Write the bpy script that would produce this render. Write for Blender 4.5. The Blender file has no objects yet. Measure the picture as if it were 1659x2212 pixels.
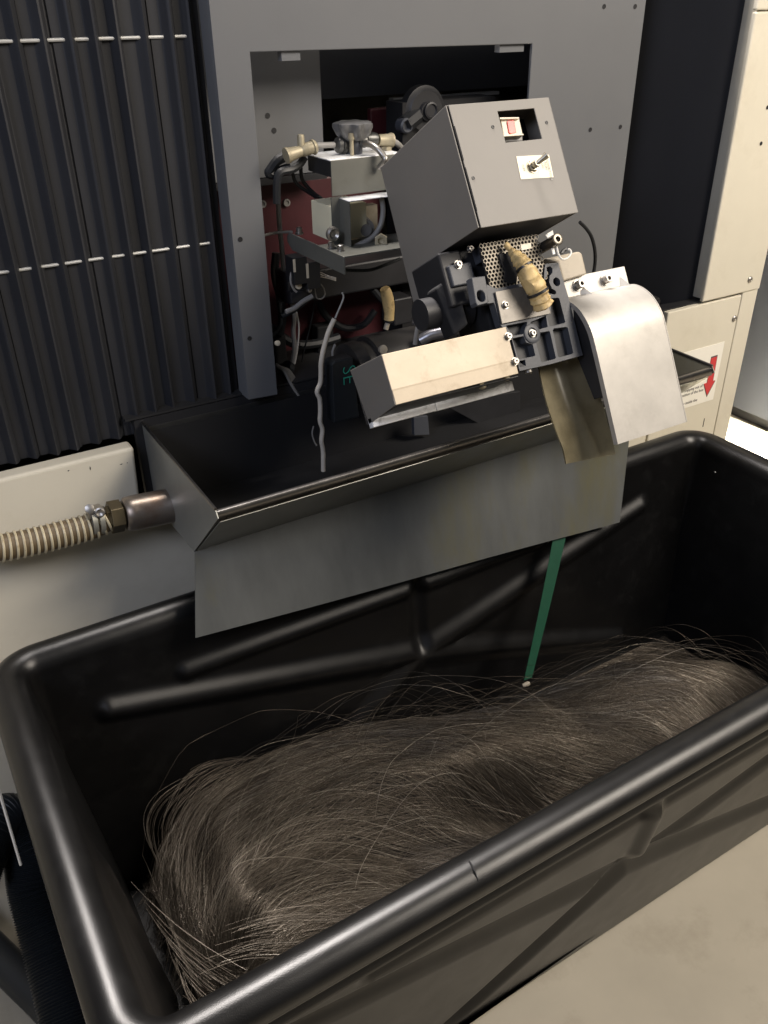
import bpy, bmesh, math, random
import numpy as np
from mathutils import Vector, Matrix
from mathutils.geometry import tessellate_polygon
random.seed(4); rng = np.random.default_rng(4)
S = bpy.context.scene
COL = S.collection

# ------------------------------------------------------------------ camera
EYE = np.array([0., 0., 1.5])
CR = np.array([0.85465308, -0.51908905, -0.01070827])
CD = np.array([-0.27372889, -0.43296327, -0.85884533])
CF = np.array([0.44118092, 0.73694597, -0.51212306])
cam = bpy.data.cameras.new('camera'); camo = bpy.data.objects.new('camera', cam); COL.objects.link(camo)
camo.matrix_world = Matrix(((CR[0], -CD[0], -CF[0], 0), (CR[1], -CD[1], -CF[1], 0), (CR[2], -CD[2], -CF[2], 1.5), (0, 0, 0, 1)))
cam.sensor_fit = 'HORIZONTAL'; cam.sensor_width = 36; cam.lens = 1839 / 1659 * 36
cam.clip_start = .02; cam.clip_end = 60
S.camera = camo
# ------------------------------------------------------------------ world, lamps, exposure
W = bpy.data.worlds.new("World"); S.world = W; W.use_nodes = True
W.node_tree.nodes['Background'].inputs[0].default_value = (.93, .96, 1, 1)
W.node_tree.nodes['Background'].inputs[1].default_value = .05
S.view_settings.view_transform = 'Standard'; S.view_settings.look = 'None'
S.view_settings.exposure = 0; S.view_settings.gamma = 1
def lamp(name, loc, target, sx, sy, power, color):
    l = bpy.data.lights.new(name, 'AREA'); l.shape = 'RECTANGLE'; l.size = sx; l.size_y = sy
    l.energy = power; l.color = color
    o = bpy.data.objects.new(name, l); COL.objects.link(o); o.location = loc
    o.rotation_euler = (Vector(target) - Vector(loc)).to_track_quat('-Z', 'Y').to_euler()
    return o
lamp('ceiling_lamp_behind_machine', (.72, 1.95, 3.1), (.5, .75, .5), .5, .9, 175, (1, .93, .88))
lamp('ceiling_lamp_aisle', (2.3, -.7, 2.9), (1.5, 1.4, .9), 1.5, 1.1, 118, (1, .90, .78))
fa = lamp('ceiling_lamp_far_aisle', (2.42, 1.75, 2.9), (2.62, 1.70, 0), .25, .25, 34, (1, .96, .88)); fa.data.spread = math.radians(18)
lamp('fill_upper_left', (-1.6, -.3, 2.6), (0, 1.4, 1.6), 1.0, .8, 34, (.74, .80, 1))  # added bluish fill for the haze at upper left, no known source

# ------------------------------------------------------------------ frames
A_ = math.radians(30.3)
HO = np.array([.75, 1.0715, 1.379])
HU = np.array([1., 0, 0]); HV = np.array([0, -math.sin(A_), -math.cos(A_)]); HW = np.array([0, math.cos(A_), -math.sin(A_)])
class Frame:
    def __init__(s, o, u, v, w): s.o, s.u, s.v, s.w = map(np.array, (o, u, v, w))
    def __call__(s, p): return s.o + s.u * p[0] + s.v * p[1] + s.w * p[2]
WORLD = Frame((0., 0, 0), (1., 0, 0), (0, 1., 0), (0, 0, 1.))
HEAD = Frame(HO, HU, HV, HW)          # u right, v down along the sloping front, w into the head
def sight(px, py):                    # direction measured on the 1659 x 2212 photograph
    return CR * (px - 829.5) + CD * (py - 1106.) + CF * 1839.
def on(px, py, axis, val):
    d = sight(px, py); return EYE + d * ((val - EYE[axis]) / d[axis])
def onY(px, py, v): return on(px, py, 1, v)
def onX(px, py, v): return on(px, py, 0, v)
def onZ(px, py, v): return on(px, py, 2, v)
def tw(px, py, w):
    d = sight(px, py); p = EYE + d * ((w - (EYE - HO) @ HW) / (d @ HW)) - HO
    return (p @ HU, p @ HV, p @ HW)
def A(x, y): return (905.1 + x * .2315, 493.7 + y * .2315)
def R4(x, y): return (932.5 + x * .3307, 466.3 + y * .3307)
def GZ(x, y): return (685.7 + x * .281, 603.4 + y * .281)
def Z2(x, y): return (822.8 + x * .2976, 164.6 + y * .2976)
def Z1(x, y): return (493.7 + x * .2645, 164.6 + y * .2645)
def V4(x, y): return (614.4 + x * .1587, 241.4 + y * .1587)
def C5(x, y): return (1124.5 + x * .11573, 482.7 + y * .11573)

# ------------------------------------------------------------------ materials
MATS = {}
def mat(name, col, rough=.5, metal=0, var=.12, vs=12, bump=.0, bs=200, spec=.5, trans=0, stain=None, stain_s=6, stain_amt=.5, stretch=(1, 1, 1), alpha=None, emit=None, rvar=.0, coat=0):
    if name in MATS: return MATS[name]
    m = bpy.data.materials.new(name); m.use_nodes = True; MATS[name] = m
    n = m.node_tree.nodes; L = m.node_tree.links; b = n['Principled BSDF']
    b.inputs['Roughness'].default_value = rough; b.inputs['Metallic'].default_value = metal
    b.inputs['Specular IOR Level'].default_value = spec
    b.inputs['Transmission Weight'].default_value = trans
    b.inputs['Coat Weight'].default_value = coat
    tc = n.new('ShaderNodeTexCoord'); mp = n.new('ShaderNodeMapping'); mp.inputs['Scale'].default_value = stretch
    L.new(tc.outputs['Object'], mp.inputs[0])
    nz = n.new('ShaderNodeTexNoise'); nz.inputs['Scale'].default_value = vs; nz.inputs['Detail'].default_value = 6
    nz.inputs['Roughness'].default_value = .65
    L.new(mp.outputs[0], nz.inputs['Vector'])
    mx = n.new('ShaderNodeMix'); mx.data_type = 'RGBA'
    c = np.array(col)
    mx.inputs[6].default_value = (*np.clip(c * (1 - var * 2), 0, 1), 1); mx.inputs[7].default_value = (*np.clip(c * (1 + var * 2), 0, 1), 1)
    L.new(nz.outputs[0], mx.inputs[0]); out = mx.outputs[2]
    if stain is not None:
        n2 = n.new('ShaderNodeTexNoise'); n2.inputs['Scale'].default_value = stain_s; n2.inputs['Detail'].default_value = 8; n2.inputs['Roughness'].default_value = .7
        L.new(mp.outputs[0], n2.inputs['Vector'])
        rp = n.new('ShaderNodeMapRange'); rp.inputs[1].default_value = .52; rp.inputs[2].default_value = .68; rp.inputs[4].default_value = stain_amt
        L.new(n2.outputs[0], rp.inputs[0])
        m2 = n.new('ShaderNodeMix'); m2.data_type = 'RGBA'; m2.inputs[7].default_value = (*stain, 1)
        L.new(rp.outputs[0], m2.inputs[0]); L.new(out, m2.inputs[6]); out = m2.outputs[2]
    L.new(out, b.inputs['Base Color'])
    if rvar:
        rr = n.new('ShaderNodeMapRange'); rr.inputs[3].default_value = max(0, rough - rvar); rr.inputs[4].default_value = min(1, rough + rvar)
        n3 = n.new('ShaderNodeTexNoise'); n3.inputs['Scale'].default_value = vs * 2.3; n3.inputs['Detail'].default_value = 5
        L.new(mp.outputs[0], n3.inputs['Vector']); L.new(n3.outputs[0], rr.inputs[0]); L.new(rr.outputs[0], b.inputs['Roughness'])
    if bump:
        bn = n.new('ShaderNodeTexNoise'); bn.inputs['Scale'].default_value = bs; bn.inputs['Detail'].default_value = 3
        L.new(tc.outputs['Object'], bn.inputs['Vector'])
        bp = n.new('ShaderNodeBump'); bp.inputs['Strength'].default_value = bump; bp.inputs['Distance'].default_value = .001
        L.new(bn.outputs[0], bp.inputs['Height']); L.new(bp.outputs[0], b.inputs['Normal'])
    if alpha is not None: b.inputs['Alpha'].default_value = alpha
    if emit: b.inputs['Emission Color'].default_value = (*emit[0], 1); b.inputs['Emission Strength'].default_value = emit[1]
    return m
M_bin = mat('black_moulded_plastic', (.0042, .0041, .0042), .34, var=.25, vs=9, bump=.22, bs=760, rvar=.07, spec=.5, stain=(.013, .013, .013), stain_s=16, stain_amt=.4)
M_cream = mat('cream_paint', (.68, .635, .52), .45, var=.04, vs=5, bump=.06, bs=350, stain=(.42, .36, .25), stain_s=7, stain_amt=.16)
M_grey = mat('grey_textured_paint', (.140, .144, .150), .5, var=.07, vs=4, bump=.12, bs=500, stain=(.14, .14, .138), stain_s=8, stain_amt=.3)
M_head = mat('warm_grey_paint', (.180, .168, .150), .5, var=.06, vs=9, bump=.08, bs=500, stain=(.19, .17, .145), stain_s=10, stain_amt=.4)
M_dark = mat('black_machined_metal', (.018, .018, .02), .5, var=.25, vs=20, bump=.1, bs=300)
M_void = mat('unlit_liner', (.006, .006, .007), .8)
M_cast = mat('charcoal_casting', (.058, .062, .072), .5, var=.12, vs=14, bump=.25, bs=260)
M_pleat = mat('bellows_fabric', (.017, .018, .022), .6, var=.15, vs=6, bump=.1, bs=300)
M_pleat2 = mat('bellows_fabric_fine', (.018, .019, .024), .6, var=.15, vs=6)
M_red = mat('red_painted_casting', (.058, .008, .012), .55, var=.35, vs=7, bump=.1, bs=100)
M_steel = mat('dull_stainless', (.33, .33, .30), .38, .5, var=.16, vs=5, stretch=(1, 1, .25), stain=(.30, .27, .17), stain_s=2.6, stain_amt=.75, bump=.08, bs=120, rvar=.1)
M_steel2 = mat('dark_stainless', (.13, .13, .125), .42, .85, var=.2, vs=9, stain=(.05, .05, .04), stain_s=9, stain_amt=.5, rvar=.1)
M_alu = mat('brushed_aluminium', (.45, .43, .395), .48, .5, var=.17, vs=9, bump=.06, bs=250, stain=(.30, .28, .25), stain_s=7, stain_amt=.5, rvar=.09)
M_bolt = mat('bolt_steel', (.36, .34, .31), .40, .9, var=.1, vs=60)
M_rod = mat('polished_rod', (.5, .5, .48), .4, .3, var=.06)
M_brass = mat('brass', (.40, .35, .24), .5, .3, var=.25, vs=60, stain=(.4, .36, .25), stain_s=60, stain_amt=.5)
M_beigeplate = mat('soiled_beige_plate', (.62, .52, .38), .5, var=.08, vs=14, bump=.08, bs=200, stain=(.38, .29, .18), stain_s=24, stain_amt=.45, rvar=.1)
M_galv_lit_top = mat('galvanised_and_lit_top', (.78, .79, .78), .45, .0, var=.15, vs=60, stain=(.10, .10, .09), stain_s=50, stain_amt=.6)  # galvanised lip; on the bracket flanges the paleness stands for light on top
M_amber = mat('stained_clear_plastic', (.38, .33, .21), .28, 0, var=.2, vs=9, trans=.6, bump=.15, bs=40, stain=(.16, .13, .07), stain_s=12, stain_amt=.55)
M_tan = mat('tan_cover', (.40, .35, .27), .5, 0, var=.12, vs=14, stain=(.22, .18, .12), stain_s=30, stain_amt=.6)
M_tape = mat('yellowed_tape', (.60, .44, .20), .55, 0, var=.12, vs=40, bump=.6, bs=90, stain=(.16, .10, .04), stain_s=55, stain_amt=.75)
M_cable = mat('black_cable', (.015, .016, .018), .42, var=.1)
M_gcable = mat('grey_cable', (.26, .25, .235), .5, var=.15, vs=30)
M_beigecable = mat('dusty_cable', (.58, .53, .45), .6, var=.12, vs=60)
M_hose = mat('hose_cream_ribs', (.50, .44, .30), .42, var=.14, vs=30, stain=(.28, .20, .10), stain_s=40, stain_amt=.6)
M_hosed = mat('hose_brown_wall', (.12, .085, .045), .5, var=.2, vs=40)
M_conduit = mat('black_conduit', (.014, .017, .020), .45, var=.15)
M_floor = mat('sealed_concrete', (.42, .375, .29), .5, var=.10, vs=3.2, bump=.05, bs=60, stain=(.29, .25, .185), stain_s=5, stain_amt=.55, rvar=.12)
M_green = mat('green_strapping', (.010, .062, .034), .4, var=.12, vs=60)
M_white = mat('white_label', (.84, .82, .76), .5, var=.02)
M_sticker = mat('white_sticker', (.88, .85, .76), .4, var=.02)
M_ink = mat('black_print', (.10, .09, .09), .6, var=.02)
M_inkgrey = mat('grey_print', (.42, .40, .36), .6, var=.02)
M_redp = mat('red_print', (.62, .045, .05), .4, var=.03)
M_teal = mat('green_print', (.03, .32, .22), .5, var=.03)
M_creamp = mat('cream_lens', (.62, .55, .42), .35, var=.05)
M_redlens = mat('red_lens', (.62, .09, .07), .3, var=.06)
M_cab = mat('blue_grey_cabinet', (.050, .055, .066), .6, var=.05, vs=3)
M_wire = None

# ------------------------------------------------------------------ mesh helpers
class G:
    def __init__(s, fr=WORLD): s.fr = fr; s.v = []; s.f = []
    def pts(s, ps, raw=False):
        i = len(s.v)
        for p in ps: s.v.append(tuple(p) if raw else tuple(s.fr(p)))
        return list(range(i, i + len(ps)))
    def box(s, a, b):
        x0, y0, z0 = a; x1, y1, z1 = b
        i = s.pts([(x0, y0, z0), (x1, y0, z0), (x1, y1, z0), (x0, y1, z0), (x0, y0, z1), (x1, y0, z1), (x1, y1, z1), (x0, y1, z1)])
        for q in ((3, 2, 1, 0), (4, 5, 6, 7), (0, 1, 5, 4), (1, 2, 6, 5), (2, 3, 7, 6), (3, 0, 4, 7)): s.f.append([i[k] for k in q])
        return s
    def prism(s, poly, off, holes=()):
        # poly: 3-D points in frame coordinates, off: frame vector of thickness
        off = np.array(off, float); loops = [poly] + list(holes)
        P = [[Vector([float(c) for c in p]) for p in l] for l in loops]
        flat = [p for l in loops for p in l]
        a = s.pts(flat); b = s.pts([np.array(p, float) + off for p in flat])
        if len(poly) == 4 and not holes:
            s.f.append([a[k] for k in range(4)]); s.f.append([b[k] for k in range(3, -1, -1)])
        else:
            for t in tessellate_polygon(P):
                s.f.append([a[k] for k in t]); s.f.append([b[k] for k in reversed(t)])
        o = 0
        for l in loops:
            n = len(l)
            for k in range(n):
                k2 = (k + 1) % n; s.f.append([a[o + k], a[o + k2], b[o + k2], b[o + k]])
            o += n
        return s
    def tube(s, path, r, n=10, caps=True, raw=False):
        P = [np.array(p if raw else s.fr(p), float) for p in path]
        R = r if hasattr(r, '__len__') else [r] * len(P)
        t0 = P[1] - P[0]; ref = np.array([0, 0, 1.]) if abs(t0[2]) < .9 * np.linalg.norm(t0) else np.array([1., 0, 0])
        rings = []
        for i, p in enumerate(P):
            t = P[min(i + 1, len(P) - 1)] - P[max(i - 1, 0)]; t /= max(np.linalg.norm(t), 1e-9)
            a = ref - t * (ref @ t); a /= max(np.linalg.norm(a), 1e-9); ref = a; b = np.cross(t, a)
            rings.append(s.pts([p + R[i] * (a * math.cos(q) + b * math.sin(q)) for q in [2 * math.pi * k / n for k in range(n)]], raw=True))
        for i in range(len(rings) - 1):
            for k in range(n): k2 = (k + 1) % n; s.f.append([rings[i][k], rings[i][k2], rings[i + 1][k2], rings[i + 1][k]])
        if caps: s.f.append(rings[0][::-1]); s.f.append(rings[-1])
        return s
    def lathe(s, c, axis, prof, n=20, start=0.):
        # axis in frame coordinates, prof: (distance along axis, radius)
        c = np.array(s.fr(c)); ax = s.fr(np.array(axis, float)) - s.fr(np.zeros(3)); ax = ax / np.linalg.norm(ax)
        ref = np.array([0, 0, 1.]) if abs(ax[2]) < .9 else np.array([1., 0, 0])
        a = ref - ax * (ref @ ax); a /= np.linalg.norm(a); b = np.cross(ax, a)
        rings = [s.pts([c + ax * h + max(r, 1e-5) * (a * math.cos(q) + b * math.sin(q)) for q in [start + 2 * math.pi * k / n for k in range(n)]], raw=True) for h, r in prof]
        for i in range(len(rings) - 1):
            for k in range(n): k2 = (k + 1) % n; s.f.append([rings[i][k], rings[i][k2], rings[i + 1][k2], rings[i + 1][k]])
        s.f.append(rings[0][::-1]); s.f.append(rings[-1])
        return s
    def sheet(s, prof, ext, th):
        # prof: list of 3-D points (a bent line), ext: vector of sweep, th: thickness, both in the frame
        P = [np.array(p, float) for p in prof]; ext = np.array(ext, float); e = ext / np.linalg.norm(ext)
        N = []
        for i in range(len(P)):
            t = P[min(i + 1, len(P) - 1)] - P[max(i - 1, 0)]; nn = np.cross(t, e); N.append(nn / np.linalg.norm(nn))
        Q = [p + n_ * th for p, n_ in zip(P, N)]
        loop = P + Q[::-1]; n = len(P)
        a = s.pts(loop); b = s.pts([p + ext for p in loop]); m = 2 * n
        for k in range(m): k2 = (k + 1) % m; s.f.append([a[k], a[k2], b[k2], b[k]])
        for k in range(n - 1):
            s.f.append([a[k], a[k + 1], a[m - 2 - k], a[m - 1 - k]][::-1]); s.f.append([b[k], b[k + 1], b[m - 2 - k], b[m - 1 - k]])
        return s
    def build(s, name, m, parent=None, bevel=0, smooth=False, seg=2, base=None):
        org = np.array(base if base is not None else (parent['_o'] if parent is not None else (0, 0, 0)), float)
        me = bpy.data.meshes.new(name); me.from_pydata([tuple(np.array(v) - org) for v in s.v], [], s.f); me.materials.append(m)
        bm = bmesh.new(); bm.from_mesh(me); bmesh.ops.recalc_face_normals(bm, faces=bm.faces); bm.to_mesh(me); bm.free()
        o = bpy.data.objects.new(name, me); COL.objects.link(o)
        if parent is not None: o.parent = parent; o['_o'] = list(org)
        else: o.location = org; o['_o'] = list(org)
        if parent is not None and 'off' in parent: pass
        if smooth:
            me.shade_smooth()
            try: me.set_sharp_from_angle(angle=math.radians(38))
            except Exception: pass
        if bevel:
            b = o.modifiers.new('bevel', 'BEVEL'); b.width = bevel; b.segments = seg; b.limit_method = 'ANGLE'; b.angle_limit = math.radians(35)
        return o
def thing(name, label, cat, loc, group=None):
    o = bpy.data.objects.new(name, None); COL.objects.link(o); o.location = loc; o.empty_display_size = .05
    o['_o'] = [float(c) for c in loc]; o['label'] = label; o['category'] = cat
    if group: o['group'] = group
    return o
def tag(o, label, cat, group=None, kind=None):
    o['label'] = label; o['category'] = cat
    if group: o['group'] = group
    if kind: o['kind'] = kind
    return o
def smooth_path(pts, k=6):
    P = [np.array(p, float) for p in pts]; P = [2 * P[0] - P[1]] + P + [2 * P[-1] - P[-2]]; out = []
    for i in range(1, len(P) - 2):
        for j in range(k):
            t = j / k; a, b, c, d = P[i - 1:i + 3]
            out.append(.5 * ((2 * b) + (-a + c) * t + (2 * a - 5 * b + 4 * c - d) * t * t + (-a + 3 * b - 3 * c + d) * t ** 3))
    out.append(P[-2]); return out
def text(name, body, size, m, parent, origin, xdir, ydir, depth=.0004, align='LEFT', bold=0):
    cu = bpy.data.curves.new('t', 'FONT'); cu.body = body; cu.size = size; cu.extrude = depth / 2; cu.align_x = align; cu.resolution_u = 3; cu.offset = bold
    to = bpy.data.objects.new('t', cu); COL.objects.link(to); bpy.context.view_layer.update()
    me = bpy.data.meshes.new_from_object(to.evaluated_get(bpy.context.evaluated_depsgraph_get()))
    bpy.data.objects.remove(to); bpy.data.curves.remove(cu)
    x = np.array(xdir, float); x /= np.linalg.norm(x); y = np.array(ydir, float); y /= np.linalg.norm(y); z = np.cross(x, y)
    org = np.array(parent['_o'])
    for v in me.vertices: v.co = tuple(np.array(origin) - org + x * v.co.x + y * v.co.y + z * v.co.z)
    me.materials.clear(); me.materials.append(m)
    o = bpy.data.objects.new(name, me); COL.objects.link(o); o.parent = parent; o['_o'] = list(org); return o
def cap_bolt(fr, c, axis, r, h, parent, m=None, name='bolt', hexr=.5):
    # socket head cap screw: knurled cylinder with a recessed socket
    g = G(fr); g.lathe(c, axis, [(0, r * 1.35), (h * .18, r * 1.35), (h * .181, r), (h * .93, r), (h, r * .9), (h, r * hexr), (h * .55, r * hexr), (h * .55, 0)], 18)
    return g.build(name, m or M_bolt, parent, smooth=True)
def circ(cx, cy, r, n=20, w=0): return [(cx + r * math.cos(2 * math.pi * k / n), cy + r * math.sin(2 * math.pi * k / n), w) for k in range(n)]

# ================================================================== SETTING
g = G(); g.box((-8, -6, -.05), (12, 12, 0)); fl = g.build('floor', M_floor); tag(fl, 'beige sealed concrete workshop floor under the black tub', 'floor'); fl['kind'] = 'structure'

# ------------------------------------------------------------------ cream machine casing
mc = thing('machine_casing', 'cream painted sheet metal casing of the wire cutting machine behind the tub', 'machine', (1.0, 1.55, 0))
P_ = 1.40
# left base panel with its notch
g = G(); g.prism([(-2.2, P_, .05), (1.66, P_, .05), (1.66, P_, .665), (.312, P_, .665), (.320, P_, .827), (-2.2, P_, .827)], (0, .035, 0)); g.build('base_panel', M_cream, mc, bevel=.006, seg=3)
g = G(); g.box((-2.2, P_ + .06, 0), (1.98, P_ + .5, .05)); g.build('plinth', M_dark, mc)
# right access panel, proud of the casing
g = G(); g.box((1.664, P_ - .001, .10), (1.936, P_ + .03, .838)); g.build('access_panel', M_cream, mc, bevel=.003)
g = G(); g.box((1.94, P_, .0), (2.0, P_ + .12, .845)); g.box((1.664, P_ + .004, .0), (1.9395, P_ + .10, .0985)); g.build('corner_post', M_cream, mc, bevel=.003)
g = G(); g.box((1.5, P_ + .012, .8385), (1.9385, P_ + .06, .8415)); g.build('panel_gasket', M_dark, mc)
# upper column
g = G(); g.box((1.782, P_ - .004, .8445), (2.0, P_ + .008, 1.478)); g.build('column_cover', M_cream, mc, bevel=.004, seg=3)
g = G(); g.box((1.782, P_ - .004, 1.4805), (2.0, P_ + .008, 1.64)); g.build('column_cover', M_cream, mc, bevel=.004, seg=3)
g = G(); g.box((1.80, P_ + .0085, .846), (1.999, P_ + .7, 1.64)); g.build('column_body', M_cream, mc)
for px, py in ((1620, 604), (1586, 688)):
    c = onY(px, py, P_ - .0045 if py < 650 else P_ - .0015); g = G(); g.lathe(c, (0, -1, 0), [(0, .0085), (.001, .0085), (.0035, .0065), (.0045, .003), (.0035, .002), (.0035, 0)], 18); g.build('screw', M_bolt, mc, smooth=True)
for px, py in ((1644, 310), (1658, 232)):
    c = onY(px, py, P_ - .0045); g = G(); g.lathe(c, (0, -1, 0), [(0, .0045), (.0006, .0045), (.0006, 0)], 12); g.build('screw_hole', M_dark, mc)
g = G(); c = onY(1521, 908, P_ - .0015); g.box((c[0] - .001, P_ - .002, c[2] - .02), (c[0] + .001, P_ - .0011, c[2] + .006)); g.build('scratch', M_dark, mc)

for px, py, w_, h_ in ((195, 1012, .0012, .004), (148, 1017, .002, .0012), (262, 1003, .003, .0009), (275, 1000, .0012, .0009)):
    c = onY(px, py, P_ - .0004); g = G(); g.prism([(c[0] - w_, c[1], c[2]), (c[0], c[1], c[2] - h_), (c[0] + w_, c[1], c[2] + h_ * .3), (c[0] + w_ * .2, c[1], c[2] + h_)], (0, .002, 0)); g.build('paint_chip', M_dark, mc)
# warning sticker
sx0, sx1, sz0, sz1 = 1.640, 1.902, .552, .718
st = thing('warning_sticker', 'white instruction sticker with a red down arrow on the cream panel at right', 'sticker', (1.77, P_ - .002, .63))
g = G(); g.box((sx0, P_ - .0022, sz0), (sx1, P_ - .0012, sz1)); g.build('backing', M_sticker, st)
ar = [onY(1300 + 0, 0, 1)]
def ST(x, y): return (1448.2 + x * .0794, 729.6 + y * .0794)
def arrow(grow, y):
    pts = [(1115, 530), (1285, 478), (1160, 1185), (1222, 1165), (990, 1600), (908, 1268), (995, 1240)]
    c = onY(*ST(1080, 1050), y); return [c + (onY(*ST(*p), y) - c) * grow for p in pts]
g = G(); g.prism(arrow(1.02, P_ - .0030), (0, .0008, 0)); g.build('arrow_outline', M_ink, st)
g = G(); g.prism(arrow(.94, P_ - .0038), (0, .0008, 0)); g.build('arrow', M_redp, st)
lines = ['wire collecting box is', 'that the right edge comes', '', 'When shipping out of', 'the position of the box', '', 'wire tray inside the']
for i, l in enumerate(lines):
    if l: text('lettering', l, .0118, M_inkgrey if False else M_ink, st, (1.742, P_ - .0026, .640 - i * .0128), (1, 0, .0), (0, 0, 1))

# near-black box added so that no light leaks into the opening
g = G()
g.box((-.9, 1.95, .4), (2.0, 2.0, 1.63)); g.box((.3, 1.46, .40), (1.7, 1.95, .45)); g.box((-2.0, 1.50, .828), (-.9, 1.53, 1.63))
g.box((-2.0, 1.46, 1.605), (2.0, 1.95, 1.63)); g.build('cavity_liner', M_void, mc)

# ------------------------------------------------------------------ bellows, left
bl = thing('bellows_cover', 'wide dark pleated bellows cover left of the grey plate, two rods showing through', 'bellows', (0, 1.45, .84))
x = -1.30; PW = .0375; k = 0
while x < .53:
    wd = PW * random.uniform(.86, 1.14)
    if x + wd > .528: wd = .535 - x
    prof = []
    n = 24; amp = .0105 * random.uniform(.85, 1.15); ph = random.uniform(.68, .76)
    for i in range(n + 1):
        t = i / n
        d = .12 * t + (max(0, 1 - (ph - t) / .30) ** 1.1 if t < ph else max(0, 1 - (t - ph) / .20) ** .8) * .88
        prof.append((x + t * wd, 1.4515 - amp * 1.5 * d + .003 * math.sin(k * 1.7), 0))
    g = G(); g.sheet([(p[0], p[1], .83) for p in prof], (0.0, 0, .79), .0012); g.build('pleat', M_pleat, bl, smooth=True)
    x += wd; k += 1
za = onY(445, 77, 1.446)[2]; zb = onY(493, 519, 1.446)[2]
for z in (za, zb):
    g = G(); g.tube([(-1.28, 1.446, z), (.53, 1.446, z)], .0026, 8); g.build('guide_rod', M_rod, bl, smooth=True)
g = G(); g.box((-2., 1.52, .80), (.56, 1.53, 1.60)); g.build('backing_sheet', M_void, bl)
g = G(); g.box((.531, 1.4495, .83), (.5445, 1.519, 1.60)); g.build('end_strip', M_void, bl)
# ------------------------------------------------------------------ bellows, right
br = thing('bellows_cover', 'narrow black finely pleated bellows between the grey plate and the cream column', 'bellows', (1.6, 1.45, .84))
g = G()
n = 64; prof = [(1.456 + (1.800 - 1.456) * i / (2 * n), 1.452 - (.006 if i % 2 else 0) - .006 * math.sin(i / (2 * n) * 9), .842) for i in range(2 * n + 1)]
g.sheet(prof, (0, 0, .78), .0008); o = g.build('fine_pleats', M_pleat2, br); o['kind'] = 'stuff'
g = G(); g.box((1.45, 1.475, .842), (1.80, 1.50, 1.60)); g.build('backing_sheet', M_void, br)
for i in range(4):
    g = G(); g.box((1.4555 + i * .007, 1.428 + .004 * i, .845), (1.4585 + i * .007, 1.446, 1.62)); g.build('end_lamella', M_dark, br)

# ------------------------------------------------------------------ grey carriage plate
cp = thing('carriage_plate', 'grey painted steel plate with a large rectangular opening framing the wire chopper', 'machine plate', (1.0, 1.41, .865))
yl = 1.40
pts = [(.545, yl, .865), (.605, yl, .862), (.605, yl, 1.438), (1.172, yl, 1.434), (1.172, yl, .862), (1.453, yl, .862), (1.453, yl, 1.625), (.545, yl, 1.625)]
g = G(); g.prism(pts, (0, .006, 0)); g.build('face_sheet', M_grey, cp, bevel=.0015)
g = G(); g.box((.545, yl + .0065, .865), (.550, yl + .045, 1.625)); g.build('folded_edge', M_grey, cp, bevel=.001)
g = G(); g.box((1.448, yl + .0065, .865), (1.453, yl + .045, 1.625)); g.build('folded_edge', M_grey, cp, bevel=.001)
for a, b in ((1070, 1122), (600, 640)):
    c0 = onY(a, 97 if a > 1000 else 113, yl + .02); c1 = onY(b, 97 if a > 1000 else 110, yl + .02)
    g = G(); g.box((c0[0], yl + .0065, c0[2] - .012), (c1[0], yl + .022, c0[2] + .02)); g.build('tab', M_grey, cp)
for px, py in ((519, 517), (539, 731), (1305, 14), (1372, 14), (1275, 280), (1340, 274)):
    c = onY(px, py, yl - .0003); g = G(); g.lathe(c, (0, -1, 0), [(0, .0042), (.0007, .0042), (.0007, .0028), (.0002, .0028), (.0002, 0)], 14); g.build('screw', M_dark, cp)

# ------------------------------------------------------------------ behind the opening
ip = thing('inner_plate', 'grey plate set deeper inside the opening, behind the brass valve', 'machine plate', (.65, 1.52, 1.1))
a = onY(690, 105, 1.52); b = onY(560, 385, 1.52)
g = G(); g.box((.56, 1.52, b[2]), (a[0], 1.526, 1.59)); g.build('sheet', M_grey, ip, bevel=.001)
g = G(); g.box((.56, 1.512, b[2] - .012), (a[0], 1.530, b[2] - .001)); g.build('lower_lip', M_dark, ip)
for px, py in ((578, 250), (592, 282)):
    c = onY(px, py, 1.5198); g = G(); g.lathe(c, (0, -1, 0), [(0, .005), (.0005, .005), (.0005, 0)], 9); g.build('stain', M_dark, ip)
M_back = mat('blue_black_panel', (.020, .023, .032), .55, var=.15, vs=4)
dp = thing('rear_panel', 'blue black rear panel deep in the opening above the grey control box', 'machine plate', (1.0, 1.62, 1.4))
a = onY(690, 215, 1.62); b = onY(1140, 205, 1.62)
g = G(); g.box((a[0] - .03, 1.62, a[2]), (1.62, 1.63, 1.59)); g.build('sheet', M_back, dp)
g = G(); c = onY(850, 214, 1.60); d = onY(1078, 204, 1.60); g.prism([(c[0], 1.60, c[2] - .005), (d[0], 1.60, c[2] - .005), (d[0], 1.60, c[2] + .001), (c[0], 1.60, c[2] + .001)], (0, .018, 0)); g.build('lip', M_grey, dp)
rc = thing('red_casting', 'dark red painted casting behind the brackets inside the opening', 'machine part', (.75, 1.6, .6))
a = onY(563, 397, 1.56)
g = G(); g.box((.57, 1.56, .55), (.94, 1.60, a[2])); g.build('lower_web', M_red, rc, bevel=.004)
c = onY(800, 235, 1.60); d = onY(852, 300, 1.60)
g = G(); g.box((c[0], 1.60, a[2] - .1), (d[0] + .004, 1.615, c[2])); g.build('upright', M_red, rc, bevel=.003)
for px, py in ((618, 437), (566, 440)):
    c = onY(px, py, 1.559); g = G(); g.lathe(c, (0, -1, 0), [(0, .007), (.005, .007), (.005, .004), (.003, .004), (.003, 0)], 14); g.build('bolt', M_gcable, rc, smooth=True)
tb = thing('tan_board', 'tan strip standing behind the black pulley, left of the control box', 'machine part', (.98, 1.59, 1.3))
c = onY(858, 219, 1.585); d = onY(900, 330, 1.585)
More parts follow.
